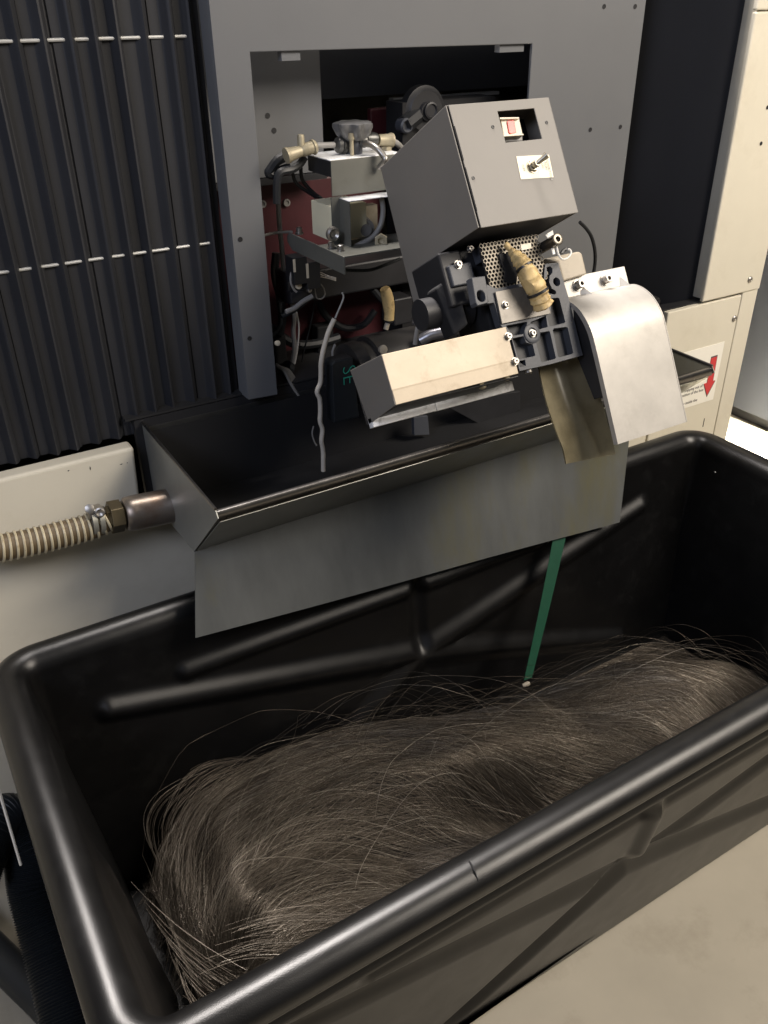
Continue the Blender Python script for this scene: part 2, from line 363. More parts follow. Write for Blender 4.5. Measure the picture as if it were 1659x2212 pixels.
g = G(); g.box((c[0], 1.585, d[2]), (d[0] + .02, 1.60, c[2])); g.build('strip', M_tan, tb, bevel=.002)
pu = thing('pulley', 'black wire pulley with ringed hub peeking over the control box', 'pulley', (1.0, 1.5, 1.33))
c = onY(918, 240, 1.50)
g = G(); g.lathe(c, (0, -1, 0), [(-.02, .045), (.0, .045), (.002, .04), (.006, .036), (.006, .018), (.012, .016), (.012, 0)], 28); g.build('wheel', M_dark, pu, smooth=True)
g = G(); g.lathe(c + np.array([.004, -.012, .002]), (0, -1, 0), [(0, .015), (.005, .015), (.006, .012), (.003, .010), (.003, 0)], 20); g.build('hub', M_dark, pu, smooth=True)
c2 = onY(879, 272, 1.48); g = G(); g.lathe(c2, (0, -1, 0), [(-.02, .014), (.0, .014), (.003, .011), (.0, .008), (-.004, .006), (-.004, 0)], 18); g.build('idler', M_cast, pu, smooth=True)
g = G(); g.tube([c + np.array([0, .01, 0]), c2 + np.array([0, .01, 0])], .017, 8); g.build('arm', M_cable, pu)

# ledge / base behind the tray
lg = thing('machine_ledge', 'dark grey steel ledge between the opening and the drip tray', 'machine part', (1.0, 1.45, .8))
g = G(); g.box((.335, 1.43, .69), (1.664, 1.445, .862)); g.build('back_strip', M_dark, lg)
g = G(); g.prism([(.32, 1.43, .868), (1.66, 1.43, .868), (1.66, 1.60, .885), (.32, 1.60, .885)], (0, 0, -.004)); g.build('shelf', mat('soot_grey', (.018, .018, .019), .6, var=.2, vs=8), lg)

# ================================================================== WIRE CHOPPER HEAD (tilted 30 deg)
hd = thing('chopper_head', 'tilted grey wire chopper box with a red lamp and toggle switch on its front', 'machine head', tuple(HO))
T = .002
# front panel with window
win = [tw(*Z2(*p), 0) for p in ((850, 252), (1115, 235), (1168, 455), (903, 480))]
wu0 = (win[0][0] + win[3][0]) / 2; wu1 = (win[1][0] + win[2][0]) / 2; wv0 = (win[0][1] + win[1][1]) / 2; wv1 = (win[2][1] + win[3][1]) / 2
g = G(HEAD); g.prism([(0.004, 0, 0), (.185, 0, 0), (.185, .174, 0), (0.004, .174, 0)], (0, 0, T), holes=[[(wu0, wv0, 0), (wu0, wv1, 0), (wu1, wv1, 0), (wu1, wv0, 0)]])
g.build('front_panel', M_head, hd, bevel=.0007)
g = G(HEAD); g.box((0.003, -.0005, T + .0002), (.1855, .0015, .206)); g.build('top_panel', M_head, hd, bevel=.0006)
side = [(0, 0), (0, .206), (.218, .218), (.223, .147), (.173, .142), (.173, 0)]
g = G(HEAD); g.prism([(0, v, w + .0015) for v, w in side], (T, 0, 0)); g.build('side_panel', M_head, hd, bevel=.0006)
g = G(HEAD); g.prism([(.1855, v, w) for v, w in side], (-T, 0, 0)); g.build('side_panel', M_head, hd, bevel=.0006)
# seam flanges seen in the corner gap
g = G(HEAD); g.box((.0030, .030, -.0004), (.0052, .078, .004)); g.box((.0030, .088, -.0004), (.0050, .150, .004)); g.build('corner_gap', M_void, hd)
g = G(HEAD); g.box((.0022, .170, .0025), (.183, .172, .14)); g.build('underside', M_dark, hd)
g = G(HEAD); g.box((.004, .004, .06), (.182, .168, .064)); g.build('inner_liner', M_void, hd)
# pilot lamp in the window
pl_ = [tw(*Z2(*p), .006) for p in ((866, 305), (1003, 300), (1030, 420), (890, 432))]
g = G(HEAD); g.prism(pl_, (0, 0, .03)); lampo = g.build('pilot_lamp', M_creamp, hd, bevel=.001)
g = G(HEAD); g.prism([tw(*Z2(*p), .001) for p in ((862, 298), (1003, 296), (1006, 308), (866, 312))], (0, 0, .01)); g.build('lamp_rim', M_creamp, lampo, bevel=.0006)
g = G(HEAD); g.prism([tw(*Z2(*p), .001) for p in ((888, 425), (1034, 416), (1038, 428), (890, 438))], (0, 0, .012)); g.build('lamp_rim', M_creamp, lampo, bevel=.0006)
g = G(HEAD); g.prism([tw(*Z2(*p), .0045) for p in ((915, 330), (925, 320), (968, 316), (985, 408), (940, 418), (928, 408))], (0, 0, .01)); g.build('red_lens', M_redlens, lampo, bevel=.001)
g = G(HEAD); g.prism([tw(*Z2(*p), .012) for p in ((895, 438), (1028, 430), (1030, 468), (905, 476))], (0, 0, .02)); g.build('lamp_base', M_gcable, lampo, bevel=.001)
for x, y in ((812, 369), (1202, 337), (670, 740)):
    c = tw(*Z2(x, y), 0); g = G(HEAD); g.lathe((c[0], c[1], -.0001), (0, 0, -1), [(0, .0028), (.0006, .0026), (.0006, .0019), (.0001, .0018), (.0001, 0)], 14); g.build('screw_hole', M_dark, hd)
# toggle switch and its plate
lp = [tw(*Z2(*p), -.0008) for p in ((983, 582), (1220, 570), (1253, 733), (1017, 748))]
g = G(HEAD); g.prism(lp, (0, 0, .0006)); lab = g.build('label_plate', mat('cream_label', (.82, .77, .58), .45, var=.02), hd)
def hw(u, v, w=-.001): return HEAD((u, v, w))
def lt(fu, fv):
    a = np.array(lp[0]) * (1 - fu) + np.array(lp[1]) * fu; b = np.array(lp[3]) * (1 - fu) + np.array(lp[2]) * fu; c = a * (1 - fv) + b * fv
    return HEAD((c[0], c[1], -.0011))
for fu, fv, s, tx in ((.86, .05, .0058, 'PROHIBITION'), (.79, .30, .0058, 'RUN'), (.70, .34, .0050, 'ON'), (.10, .36, .0058, 'OFF')):
    text('lettering', tx, s, M_inkgrey, lab, lt(fu, fv), HV, HU, depth=.0002)
tc_ = tw(*Z2(1100, 655), -.001)
g = G(HEAD); g.lathe((tc_[0], tc_[1], -.001), (0, 0, -1), [(0, .0098), (.0012, .0098), (.0012, .006)], 24); tg = g.build('toggle_switch', mat('tarnished_steel', (.33, .30, .24), .35, .9, var=.2, vs=80), hd, smooth=True)
g = G(HEAD); g.lathe((tc_[0], tc_[1], -.0022), (0, 0, -1), [(0, .0088), (.003, .0088), (.0036, .008), (.0036, .005)], 6, .3); g.build('nut', MATS['tarnished_steel'], tg, bevel=.0003)
g = G(HEAD); g.lathe((tc_[0], tc_[1], -.0058), (0, 0, -1), [(0, .0052), (.006, .0052), (.008, .004), (.008, 0)], 16); g.build('bushing', MATS['tarnished_steel'], tg, smooth=True)
g = G(HEAD); g.tube([(tc_[0], tc_[1], -.012), (tc_[0] + .006, tc_[1] - .003, -.018), (tc_[0] + .0115, tc_[1] - .006, -.024)], [.0034, .0040, .0050], 12); g.build('lever', MATS['tarnished_steel'], tg, smooth=True)

# ---- black casting frame
FW = .05
def hole(pts, n=0): return [tw(*A(*p), FW) for p in pts]
out = hole([(1178, 335), (1190, 326), (1300, 320), (1395, 640), (1530, 1182), (1240, 1262), (940, 1330), (860, 1010), (760, 900), (700, 690), (640, 700), (630, 520), (720, 560), (910, 520), (1130, 480), (1165, 470), (1172, 380)])
holes = [hole([(1232, 652), (1298, 645), (1310, 655), (1365, 870), (1355, 882), (1232, 912), (1218, 905), (1190, 800), (1230, 780)]),
         hole([(1042, 872), (1185, 812), (1200, 918), (1115, 942), (1085, 910), (1040, 890)]),
         hole([(812, 905), (1005, 870), (1010, 882), (985, 960), (968, 985), (872, 1000)]),
         hole([(872, 1025), (975, 1003), (1000, 1062), (1060, 1080), (1085, 1180), (1075, 1190), (1005, 1205), (930, 1218)]),
         hole([(1120, 972), (1212, 957), (1222, 965), (1277, 1205), (1270, 1215), (1150, 1247), (1140, 1240), (1092, 1062), (1115, 1035)]),
         hole([(1262, 932), (1372, 918), (1388, 925), (1440, 1158), (1430, 1170), (1310, 1202), (1298, 1192), (1250, 950)]),
         hole([(922, 1240), (992, 1225), (998, 1282), (930, 1298)]),
         hole([(1190, 362), (1225, 352), (1246, 372), (1244, 410), (1218, 445), (1215, 500), (1240, 560), (1275, 580), (1282, 604), (1262, 616), (1215, 604), (1180, 540), (1172, 480), (1200, 430)])]
cc = tw(*A(1285, 497), FW); holes.append([(cc[0] + .0068 * math.cos(q), cc[1] + .0068 * math.sin(q), FW) for q in [2 * math.pi * k / 20 for k in range(20)]])
g = G(HEAD); g.prism(out, (0, 0, .014), holes=holes); fr = g.build('frame_casting', M_cast, hd, bevel=.0008)
g = G(HEAD); g.box((.034, .262, .0645), (.166, .376, .067)); g.build('web', mat('web_grey', (.03, .031, .034), .55, var=.2, vs=18), fr)
c = tw(*A(1052, 980), FW); g = G(HEAD); g.lathe((c[0], c[1], FW + .004), (0, 0, -1), [(0, .0150), (.0055, .0148), (.006, .0140), (.006, .0088), (.003, .0085), (.003, 0)], 28); g.build('boss', M_cast, fr, smooth=True)
cap_bolt(HEAD, (c[0], c[1], FW - .001), (0, 0, -1), .0045, .005, fr)
# left lug
lug = [tw(*A(*p), FW) for p in ((490, 455), (618, 440), (660, 690), (545, 722), (530, 690))]
cc = tw(*A(580, 630), FW)
g = G(HEAD); g.prism(lug, (0, 0, .016), holes=[[(cc[0] + .0072 * math.cos(q), cc[1] + .0085 * math.sin(q), FW) for q in [2 * math.pi * k / 18 for k in range(18)]]]); g.build('lug', M_cast, hd, bevel=.0012)
# dark bodies behind
g = G(HEAD); g.box((-.02, .178, .085), (.02, .26, .17)); g.box((.02, .176, .10), (.165, .235, .19)); g.build('cutter_body', M_dark, hd, bevel=.003)
g = G(HEAD); g.box((.036, .25, .082), (.166, .374, .17)); g.build('gear_case', M_void, hd, bevel=.003)
g = G(HEAD); g.lathe((-.05, .255, .13), (1, 0, 0), [(0, .0), (0, .024), (.06, .024), (.06, .034), (.08, .034), (.08, 0)], 24); g.build('roller', M_dark, hd, smooth=True)
g = G(HEAD); g.prism([(-.030, .225, .10), (.0, .21, .085), (.0, .29, .085), (-.02, .30, .10)], (0, 0, .03)); g.build('side_arm', M_void, hd, bevel=.003)
for x, y, w, r in ((375, 330, .075, .0048), (488, 185, .07, .0042), (858, 125, .06, .0032), (730, 150, .07, .003)):
    c = tw(*A(x, y), w); cap_bolt(HEAD, (c[0], c[1], w + .004), (0, 0, -1), r, r * 1.2, hd)
g = G(HEAD); c0 = tw(*A(560, 170), .078); c1 = tw(*A(850, 260), .078)
g.box((c0[0], c0[1], .078), (c1[0], c1[1], .10)); g.box((-.012, .20, .079), (.03, .232, .10)); g.build('switch_block', M_cast, hd, bevel=.002)
# cover plate with bolt
cvp = [tw(*A(*p), FW - .004) for p in ((712, 590), (1000, 535), (1185, 640), (1232, 792), (775, 888))]
g = G(HEAD); g.prism(cvp, (0, 0, .003)); cv = g.build('cover_plate', mat('taupe_plate', (.17, .155, .135), .42, .3, var=.14, vs=22, rvar=.1, stain=(.09, .08, .065), stain_s=30, stain_amt=.5), hd, bevel=.0006)
c = tw(*A(803, 715), FW - .004); cap_bolt(HEAD, c, (0, 0, -1), .0046, .0050, cv)
# perforated sheet: hexagonal cells
g = G(HEAD); u0, v0, u1, v1 = .036, .186, .143, .251; s = .0066; r_h = .0025; row = 0; v = v0
th = .0012; wc = FW + .003
while v < v1:
    u = u0 + (s / 2 if row % 2 else 0)
    while u < u1:
        hexp = [(u + s / math.sqrt(3) * math.sin(math.radians(60 * k)), v + s / math.sqrt(3) * math.cos(math.radians(60 * k)), wc) for k in range(6)]
        rh = r_h * random.uniform(.95, 1.03)
        cirp = [(u + rh * math.sin(math.radians(30 * k)), v + rh * math.cos(math.radians(30 * k)), wc) for k in range(12)]
        a = g.pts(hexp); b = g.pts(cirp); c_ = g.pts([(p[0], p[1], p[2] + th) for p in cirp])
        for k in range(6):
            g.f.append([a[k], a[(k + 1) % 6], b[(2 * k + 2) % 12], b[2 * k + 1], b[2 * k]])
        for k in range(12): g.f.append([b[k], b[(k + 1) % 12], c_[(k + 1) % 12], c_[k]])
        u += s
    v += s * .866; row += 1
pm = g.build('perforated_sheet', mat('perforated_tan_metal', (.19, .165, .125), .45, .3, var=.2, vs=30, stain=(.05, .04, .03), stain_s=30, stain_amt=.5), hd)
g = G(HEAD); g.box((u0 - .001, v0 - .002, wc + .006), (u1, v1 + .001, wc + .008)); g.build('screen_back', M_void, hd)
# dark gap piece between the screens
g = G(HEAD); q = [tw(*A(*p), FW - .001) for p in ((745, 235), (870, 225), (925, 330), (915, 500), (850, 515), (800, 480), (810, 400), (770, 330))]
g.prism(q, (0, 0, .003)); g.build('seal', M_void, hd, bevel=.001)
# taped hose with cable ties
pth = smooth_path([tw(*A(800, 150), .045), tw(*A(870, 220), .038), tw(*A(930, 285), .030), tw(*A(985, 360), .026), tw(*A(1040, 470), .024), tw(*A(1090, 560), .024), tw(*A(1130, 650), .026), tw(*A(1165, 735), .030)], 5)
n = len(pth); Rr = []
for i in range(n):
    t = i / (n - 1); Rr.append(.0042 + .0108 * min(1, max(0, (t - .12) / .38)) ** .8 + .0008 * math.sin(i * 1.9) + .0006 * math.sin(i * 4.1))
Rr[-1] *= .8
g = G(HEAD); g.tube(smooth_path(pth, 3), list(np.interp(np.arange(3 * (n - 1) + 1) / 3., np.arange(n), Rr)), 30)
from mathutils import noise
for i_, v_ in enumerate(g.v):
    p_ = Vector(v_); d1 = noise.noise_vector(p_ * 75) * .0024 + noise.noise_vector(p_ * 210) * .0009; g.v[i_] = (v_[0] + d1.x, v_[1] + d1.y, v_[2] + d1.z)
hs = g.build('taped_hose', M_tape, hd, smooth=True)
g = G(HEAD); e = pth[-1]; d_ = (pth[-1] - pth[-3]); d_ /= np.linalg.norm(d_)
g.tube([e - d_ * .004 + np.array([-.010, -.002, -.004]), e + np.array([-.006, .0, -.002]) + d_ * .001], [.006, .005], 12); g.build('hose_end', M_tape, hs, smooth=True)
for f_ in (.42, .76):
    i = int(f_ * n); d_ = pth[i + 1] - pth[i - 1]; d_ /= np.linalg.norm(d_)
    g = G(HEAD); g.lathe(pth[i] - d_ * .0018, d_, [(0, Rr[i] * .8), (0, Rr[i] + .0014), (.0038, Rr[i] + .0014), (.0038, Rr[i] * .8)], 24); g.build('cable_tie', M_cable, hs, smooth=True)
# spacer bolt upper right
pa = tw(*A(1130, 190), .07); pb = tw(*A(1298, 97), .02)
g = G(HEAD); d_ = np.array(pb) - np.array(pa); L_ = np.linalg.norm(d_); d_ /= L_
g.lathe(pa, d_, [(0, .0080), (L_ * .62, .0080), (L_ * .62, .0092), (L_ * .99, .0092), (L_, .0085), (L_, .0045), (L_ * .88, .0045), (L_ * .88, 0)], 20); g.build('long_cap_screw', mat('oily_steel', (.20, .18, .15), .35, .9, var=.3, vs=70), hd, smooth=True)
# white clips and ring
g = G(HEAD); g.prism([tw(*C5(*p), .035) for p in ((495, 190), (600, 125), (622, 225), (545, 270), (522, 290), (470, 210), (482, 205), (510, 235))], (0, 0, .0015)); g.build('paper_tag', M_white, hd)
g = G(HEAD); g.prism([tw(*C5(*p), .035) for p in ((580, 460), (625, 445), (650, 570), (605, 580))], (0, 0, .0015)); g.build('paper_tag', M_white, hd)
g = G(HEAD); g.tube(smooth_path([tw(*C5(*p), .034) for p in ((655, 440), (675, 440), (700, 560), (745, 640), (800, 670), (880, 640), (940, 560), (925, 495), (880, 480))], 4), .0016, 8); g.build('clip_ring', M_white, hd, smooth=True)
g = G(HEAD); g.prism([tw(*C5(*p), .038) for p in ((735, 560), (790, 480), (850, 440), (890, 450), (870, 500), (800, 560))], (0, 0, .004)); g.build('clip_body', M_cable, hd, bevel=.001)
g = G(HEAD); g.prism([tw(*C5(*p), .052) for p in ((5, 390), (190, 362), (210, 465), (20, 500))], (0, 0, .0012)); g.build('cream_tag', M_creamp, hd)
# tan cover behind the frame on the right
g = G(HEAD); tcp = [tw(*C5(*p), .062) for p in ((445, 650), (1095, 515), (1155, 560), (1245, 940), (790, 1075), (700, 720))]
g.prism(tcp, (0, 0, .03)); g.build('tan_cover', M_tan, hd, bevel=.003)

# ---- aluminium discharge chute
ch = [(.2715, .073), (.2715, .073)]
g = G(HEAD); W1 = .072
fl_ = [tw(*R4(*p), W1) for p in ((868, 440), (1255, 368), (1264, 405), (1240, 440), (880, 525))]
fu0, fu1 = .180, .325
g.box((fu0, .253, W1), (fu1 - .004, .284, W1 + .0025)); fe = g.build('chute_flange', M_alu, hd, bevel=.0006)
for x, y in ((950, 455), (1128, 420)):
    c = tw(*R4(x, y), W1); cap_bolt(HEAD, c, (0, 0, -1), .0068, .0125, fe)
prof = smooth_path([(.284, .0715), (.288, .060), (.300, .044), (.318, .0305), (.345, .0215), (.375, .0205), (.45, .0235), (.5265, .027)], 4)
def curve_sheet(ua, ub, p, th_, name, m, par, lip=0):
    g = G(HEAD); g.sheet([(ua, q[0], q[1]) for q in p], (ub - ua, 0, 0), th_); return g.build(name, m, par, smooth=True)
chs = curve_sheet(.172, .322, prof, -.0022, 'discharge_chute', M_alu, hd)
# side lips following the curve
for uu, s_ in ((.1700, 1), (.3242, -1)):
    g = G(HEAD); top = [(uu, q[0], q[1] - .0004) for q in prof]; bot = [(uu, q[0] + (.006 if i < 8 else .0), q[1] + (.009 if s_ > 0 else .006)) for i, q in enumerate(prof)]
    a = g.pts(top); b = g.pts(bot); c_ = g.pts([(p[0] + .0018 * s_, p[1], p[2]) for p in top]); d = g.pts([(p[0] + .0018 * s_, p[1], p[2]) for p in bot]); m_ = len(top)
    for k in range(m_ - 1):
        g.f += [[a[k], a[k + 1], b[k + 1], b[k]], [c_[k], d[k], d[k + 1], c_[k + 1]], [a[k], c_[k], c_[k + 1], a[k + 1]], [b[k], b[k + 1], d[k + 1], d[k]]]
    g.f += [[a[0], b[0], d[0], c_[0]], [a[-1], c_[-1], d[-1], b[-1]]]
    g.build('side_lip', M_alu, chs, smooth=True)
for ua, ub in ((.214, .232), (.300, .318)):
    g = G(HEAD); a = g.pts([(ua, .2835, W1 - .0003), (ub, .2835, W1 - .0003), ((ua + ub) / 2 - .004, .268, W1 - .0003), ((ua + ub) / 2 + .006, .293, .0565)]); g.f += [[a[0], a[1], a[2]], [a[0], a[3], a[1]], [a[1], a[3], a[2]], [a[2], a[3], a[0]]]
    g.build('gusset', M_alu, chs)
# dark side web under the chute edge
g = G(HEAD); g.prism([(.176, .30, .052), (.176, .33, .038), (.176, .36, .034), (.176, .45, .036), (.176, .45, .060), (.176, .37, .075)], (.002, 0, 0)); g.build('side_web', M_dark, hd, bevel=.0008)
# stained plastic guide
g = G(HEAD); nu, nv = 26, 26; gr = []
for j in range(nv + 1):
    t = j / nv; v = .36 + .176 * t
    ua = .112 - .010 * math.sin(min(1, t * 1.15) * math.pi); ub = .205 + .010 * t; gr.append([(ua + (ub - ua) * i / nu, v + .010 * (i / nu) * t, .088 + .010 * math.sin((i / nu) * math.pi) * (1 - t * .4) - .006 * math.sin(t * 3) - .005 * math.exp(-((i / nu - .50 - .16 * t * t) / .10) ** 2)) for i in range(nu + 1)])
ids = [g.pts(r) for r in gr]; ids2 = [g.pts([(p[0], p[1], p[2] + .003) for p in r]) for r in gr]
for j in range(nv):
    for i in range(nu): g.f += [[ids[j][i], ids[j][i + 1], ids[j + 1][i + 1], ids[j + 1][i]], [ids2[j][i], ids2[j + 1][i], ids2[j + 1][i + 1], ids2[j][i + 1]]]
for j in range(nv): g.f += [[ids[j][0], ids[j + 1][0], ids2[j + 1][0], ids2[j][0]], [ids[j][nu], ids2[j][nu], ids2[j + 1][nu], ids[j + 1][nu]]]
for i in range(nu): g.f += [[ids[0][i], ids2[0][i], ids2[0][i + 1], ids[0][i + 1]], [ids[nv][i], ids[nv][i + 1], ids2[nv][i + 1], ids2[nv][i]]]
g.build('plastic_guide', M_amber, hd, smooth=True)

# ---- beige wire guard
gw = .045
g = G(HEAD); g.sheet([(-.1795, .3105, gw), (-.1792, .3600, gw), (-.1785, .3625, gw + .0004), (-.178, .3815, gw + .0016)], (.2145, 0, 0), -.002); gp = g.build('wire_guard', M_beigeplate, hd, bevel=.0006)
for x, y in ((1462, 440), (1515, 632)):
    c = tw(*GZ(x, y), gw); cap_bolt(HEAD, c, (0, 0, -1), .0046, .0060, gp, hexr=.38)
g = G(HEAD); g.prism([(-.1795, .3105, gw + .0022), (-.1795, .310, .151), (-.1795, .3945, .1385), (-.1795, .3815, gw + .0022)], (.0015, 0, 0)); g.build('guard_end', M_head, hd, bevel=.0005)
g = G(HEAD); g.box((-.1778, .312, .149), (.04, .394, .151)); g.build('guard_back', M_dark, hd)
g = G(HEAD); g.box((-.1795, .386, .128), (-.068, .401, .140)); g.build('galvanised_lip', M_galv_lit_top, hd, bevel=.0008)
g = G(HEAD); g.box((-.066, .386, .1285), (.083, .4015, .140)); g.build('galvanised_lip', M_galv_lit_top, hd, bevel=.0008)
g = G(HEAD); g.prism([(-.17, .382, .060), (.045, .384, .060), (.045, .388, .127), (-.17, .388, .127)], (0, .0012, 0)); g.build('guard_floor', M_dark, hd)
for x, y, w_ in ((1270, 830, .075), (1455, 765, .075), (1622, 712, .06)):
    c = tw(*GZ(x, y), w_); g = G(HEAD); g.lathe((c[0], c[1] - .006, w_), (0, 1, 0), [(0, .003), (.002, .003), (.002, .0062), (.007, .0058), (.009, .003), (.009, 0)], 14); g.build('bolt', M_brass if x < 1600 else M_bolt, hd, smooth=True)

# ================================================================== MOTOR
mo = thing('drive_motor', 'black round motor with green lettering on its end block behind the beige guard', 'motor', (.85, 1.36, .86))
mc_ = np.array([.735, 1.365, .885])
g = G(); g.lathe(mc_, (1, 0, 0), [(0, .0), (0, .040), (.006, .060), (.030, .062), (.031, .058), (.05, .058), (.051, .066), (.30, .066), (.30, 0)], 40); g.build('body', mat('motor_black', (.03, .028, .027), .45, var=.3, vs=12, stain=(.07, .055, .04), stain_s=14, stain_amt=.4), mo, smooth=True)
for kk in range(3):
    g = G(); q0 = math.radians(100 + kk * 32); g.tube([mc_ + np.array([.012, .052 * -math.sin(q0), .052 * math.cos(q0) * 1]), mc_ + np.array([.05, .060 * -math.sin(q0), .060 * math.cos(q0)])], .004, 8); g.build('tie_bolt', M_gcable, mo)
a = onY(*GZ(95, 640), 1.30); b = onY(*GZ(255, 1080), 1.30)
g = G(); g.prism([(a[0] + .004, 1.30, a[2] - .006), (a[0] + .012, 1.30, a[2]), (b[0] + .01, 1.30, a[2]), (b[0] + .02, 1.30, b[2]), (a[0] + .004, 1.30, b[2])], (0, .03, 0)); g.build('terminal_block', M_conduit, mo, bevel=.003)
tp = onY(*GZ(192, 668), 1.2995)
text('lettering', 'SE', .040, M_teal, mo, tp + np.array([0, -.0008, 0]), (.0, 0, -1), (1, 0, 0), bold=-.0008)

# dark clutter silhouettes below the head
cb = thing('cutter_linkage', 'black linkage with silver clevis behind the beige guard', 'machine part', (.95, 1.35, .98))
c0 = onY(*GZ(1000, 330), 1.28); c1 = onY(*GZ(1380, 200), 1.28)
g = G(); g.prism([onY(*GZ(*p), 1.27) for p in ((1010, 360), (1060, 290), (1200, 220), (1400, 150), (1400, 420), (1050, 430))], (0, .05, 0)); g.build('arm', M_dark, cb, bevel=.004)
g = G(); g.tube([onY(*GZ(730, 320), 1.34), onY(*GZ(900, 330), 1.32)], .008, 12); g.build('clevis', mat('dim_silver', (.28, .28, .30), .35, .8, var=.2, vs=80), cb, smooth=True)
g = G(); g.tube([onY(*GZ(790, 470), 1.31), onY(*GZ(870, 425), 1.30), onY(*GZ(980, 400), 1.29)], .011, 14); g.build('clevis', MATS['dim_silver'], cb, smooth=True)
g = G(); g.prism([onY(*GZ(*p), 1.37) for p in ((740, 1060), (850, 1050), (862, 1195), (745, 1200))], (0, .01, 0)); g.build('bracket_foot', M_cast, cb, bevel=.001)
g = G(); g.prism([onY(*GZ(*p), 1.38) for p in ((1000, 980), (1300, 900), (1560, 860), (1560, 1000), (1350, 1130), (1240, 1110))], (0, .01, 0)); g.build('slanted_plate', M_dark, cb, bevel=.001)
hb = thing('horizontal_beam', 'black beam crossing under the bracket arm', 'machine part', (.8, 1.42, 1.02))
a = onY(600, 585, 1.44); b = onY(900, 640, 1.44); g = G(); g.box((.66, 1.44, b[2] + .03), (1.17, 1.50, a[2] - .01)); g.build('beam', M_dark, hb, bevel=.004)
g = G(); g.box((.95, 1.50, .85), (1.17, 1.56, 1.34)); g.build('upright', M_void, hb)

# ================================================================== BRACKET STAND WITH VALVE
bs = thing('bracket_stand', 'grey bent sheet brackets carrying the black valve, left of the control box', 'bracket', (.70, 1.32, 1.05))
def poly(ps, y, f=Z1): return [onY(*f(*p), y) for p in ps]
# upper bracket: front sheet + top flange
p = poly([(835, 690), (1300, 640), (1275, 925), (840, 985)], 1.32)
x0, x1, zt, zb_ = p[0][0], p[1][0] + .03, p[0][2], p[3][2]
M_br = mat('olive_grey_paint', (.16, .16, .14), .45, .25, var=.1, vs=12, rvar=.1, stain=(.10, .09, .06), stain_s=18, stain_amt=.4)
g = G(); g.box((x0, 1.32, zb_), (x1, 1.322, zt)); g.build('upper_face', M_br, bs, bevel=.0006)
g = G(); g.box((x0, 1.3225, zt - .0015), (x1, 1.415, zt + .0004)); g.build('top_flange', M_galv_lit_top, bs, bevel=.0006)  # near-white: light on the top face is put into the colour
g = G(); g.box((x0 + .0005, 1.3225, zb_ + .03), (x0 + .0022, 1.405, zt - .0018)); g.build('side_flange', M_dark, bs)
p = poly([(990, 1020), (1272, 975), (1000, 1440)], 1.285)
lx0, lx1, lzt, lzb = p[0][0], p[1][0] + .03, p[0][2], p[2][2]
g = G(); g.box((lx0 - .001, 1.285, lzt - .0015), (lx1, 1.3195, lzt)); g.build('lower_flange', M_galv_lit_top, bs, bevel=.0005)  # same pale sheet, top light carried by its colour
g = G(); g.box((lx0 - .001, 1.2855, lzb + .002), (lx0 + .001, 1.3195, lzt - .0018)); g.build('lower_side', M_br, bs, bevel=.0004)
g = G(); g.box((lx0 - .016, 1.3195, lzb + .002), (lx0 + .004, 1.3215, zb_ - .001)); g.build('lower_face', M_br, bs)
# base arm
aY0 = 1.235; c = onY(*Z1(940, 1475), aY0); ax = c[0]; zt2 = c[2]; zb2 = onY(*Z1(935, 1625), aY0)[2]
yb_ = onX(*Z1(475, 1290), ax)[1]
g = G(); g.prism([(ax, aY0, zb2), (ax, aY0, zt2), (ax, yb_ - .01, zt2 + .0), (ax, yb_, zt2 - .008), (ax, yb_, zb2 + .012), (ax, yb_ - .02, zb2)], (.003, 0, 0)); g.build('arm_side', M_br, bs, bevel=.0008)
g = G(); g.box((ax + .0032, aY0 + .001, zt2 - .003), (ax + .16, 1.33, zt2 - .0003)); g.build('arm_top', M_br, bs, bevel=.0005)
for q in ((915, 1395), (838, 1370), (578, 1250)):
    c = onZ(*Z1(q[0], q[1] + 30), zt2); g = G(); g.lathe((c[0], c[1], zt2 - .002), (0, 0, 1), [(0, .0075), (.003, .0075), (.003, .0055), (.011, .0053), (.012, .004), (.012, 0)], 16); g.build('bolt', M_bolt, bs, smooth=True)
cbk = thing('cream_block', 'cream coloured solenoid block standing between the grey brackets', 'block', (.66, 1.36, 1.07))
pq = poly([(685, 1008), (838, 1068), (800, 1350), (675, 1300)], 1.33)
bx = onY(*Z1(845, 1200), 1.325)[0]; yb3 = onX(*Z1(680, 1150), bx)[1]
zt3 = onX(*Z1(838, 1068), bx)[2]; zb3 = onX(*Z1(838, 1350), bx)[2]
yf3 = onX(*Z1(838, 1200), bx)[1]
g = G(); g.box((bx, yf3, zb3), (bx + .07, yb3, zt3)); g.build('body', mat('cream_plastic', (.86, .80, .58), .5, var=.05), cbk, bevel=.001)
g = G(); g.lathe(onY(*Z1(845, 1285), 1.30), (0, -1, 0), [(0, .012), (.006, .012), (.008, .009), (.004, .005), (.004, 0)], 18); g.build('port', M_bolt, cbk, smooth=True)
sv = thing('solenoid_fitting', 'round grey fitting with a looping hose inside the lower bracket', 'fitting', (.78, 1.34, 1.07))
c = onY(*Z1(1095, 1240), 1.345)
g = G(); g.lathe(c, (-.2, -1, 0), [(-.03, .02), (0, .02), (.004, .018), (.012, .018), (.012, .011), (.02, .010), (.02, 0)], 24); g.build('body', M_gcable, sv, smooth=True)
g = G(); g.box((c[0] - .035, 1.352, c[2] - .03), (c[0] + .035, 1.37, c[2] + .035)); g.build('mount_plate', M_tan, sv)
g = G(); g.tube(smooth_path([onY(*Z1(*p), 1.30) for p in ((1250, 1000), (1262, 1100), (1240, 1220), (1180, 1310), (1100, 1360), (1030, 1390))], 5), .0045, 10); g.build('hose', M_gcable, sv, smooth=True)
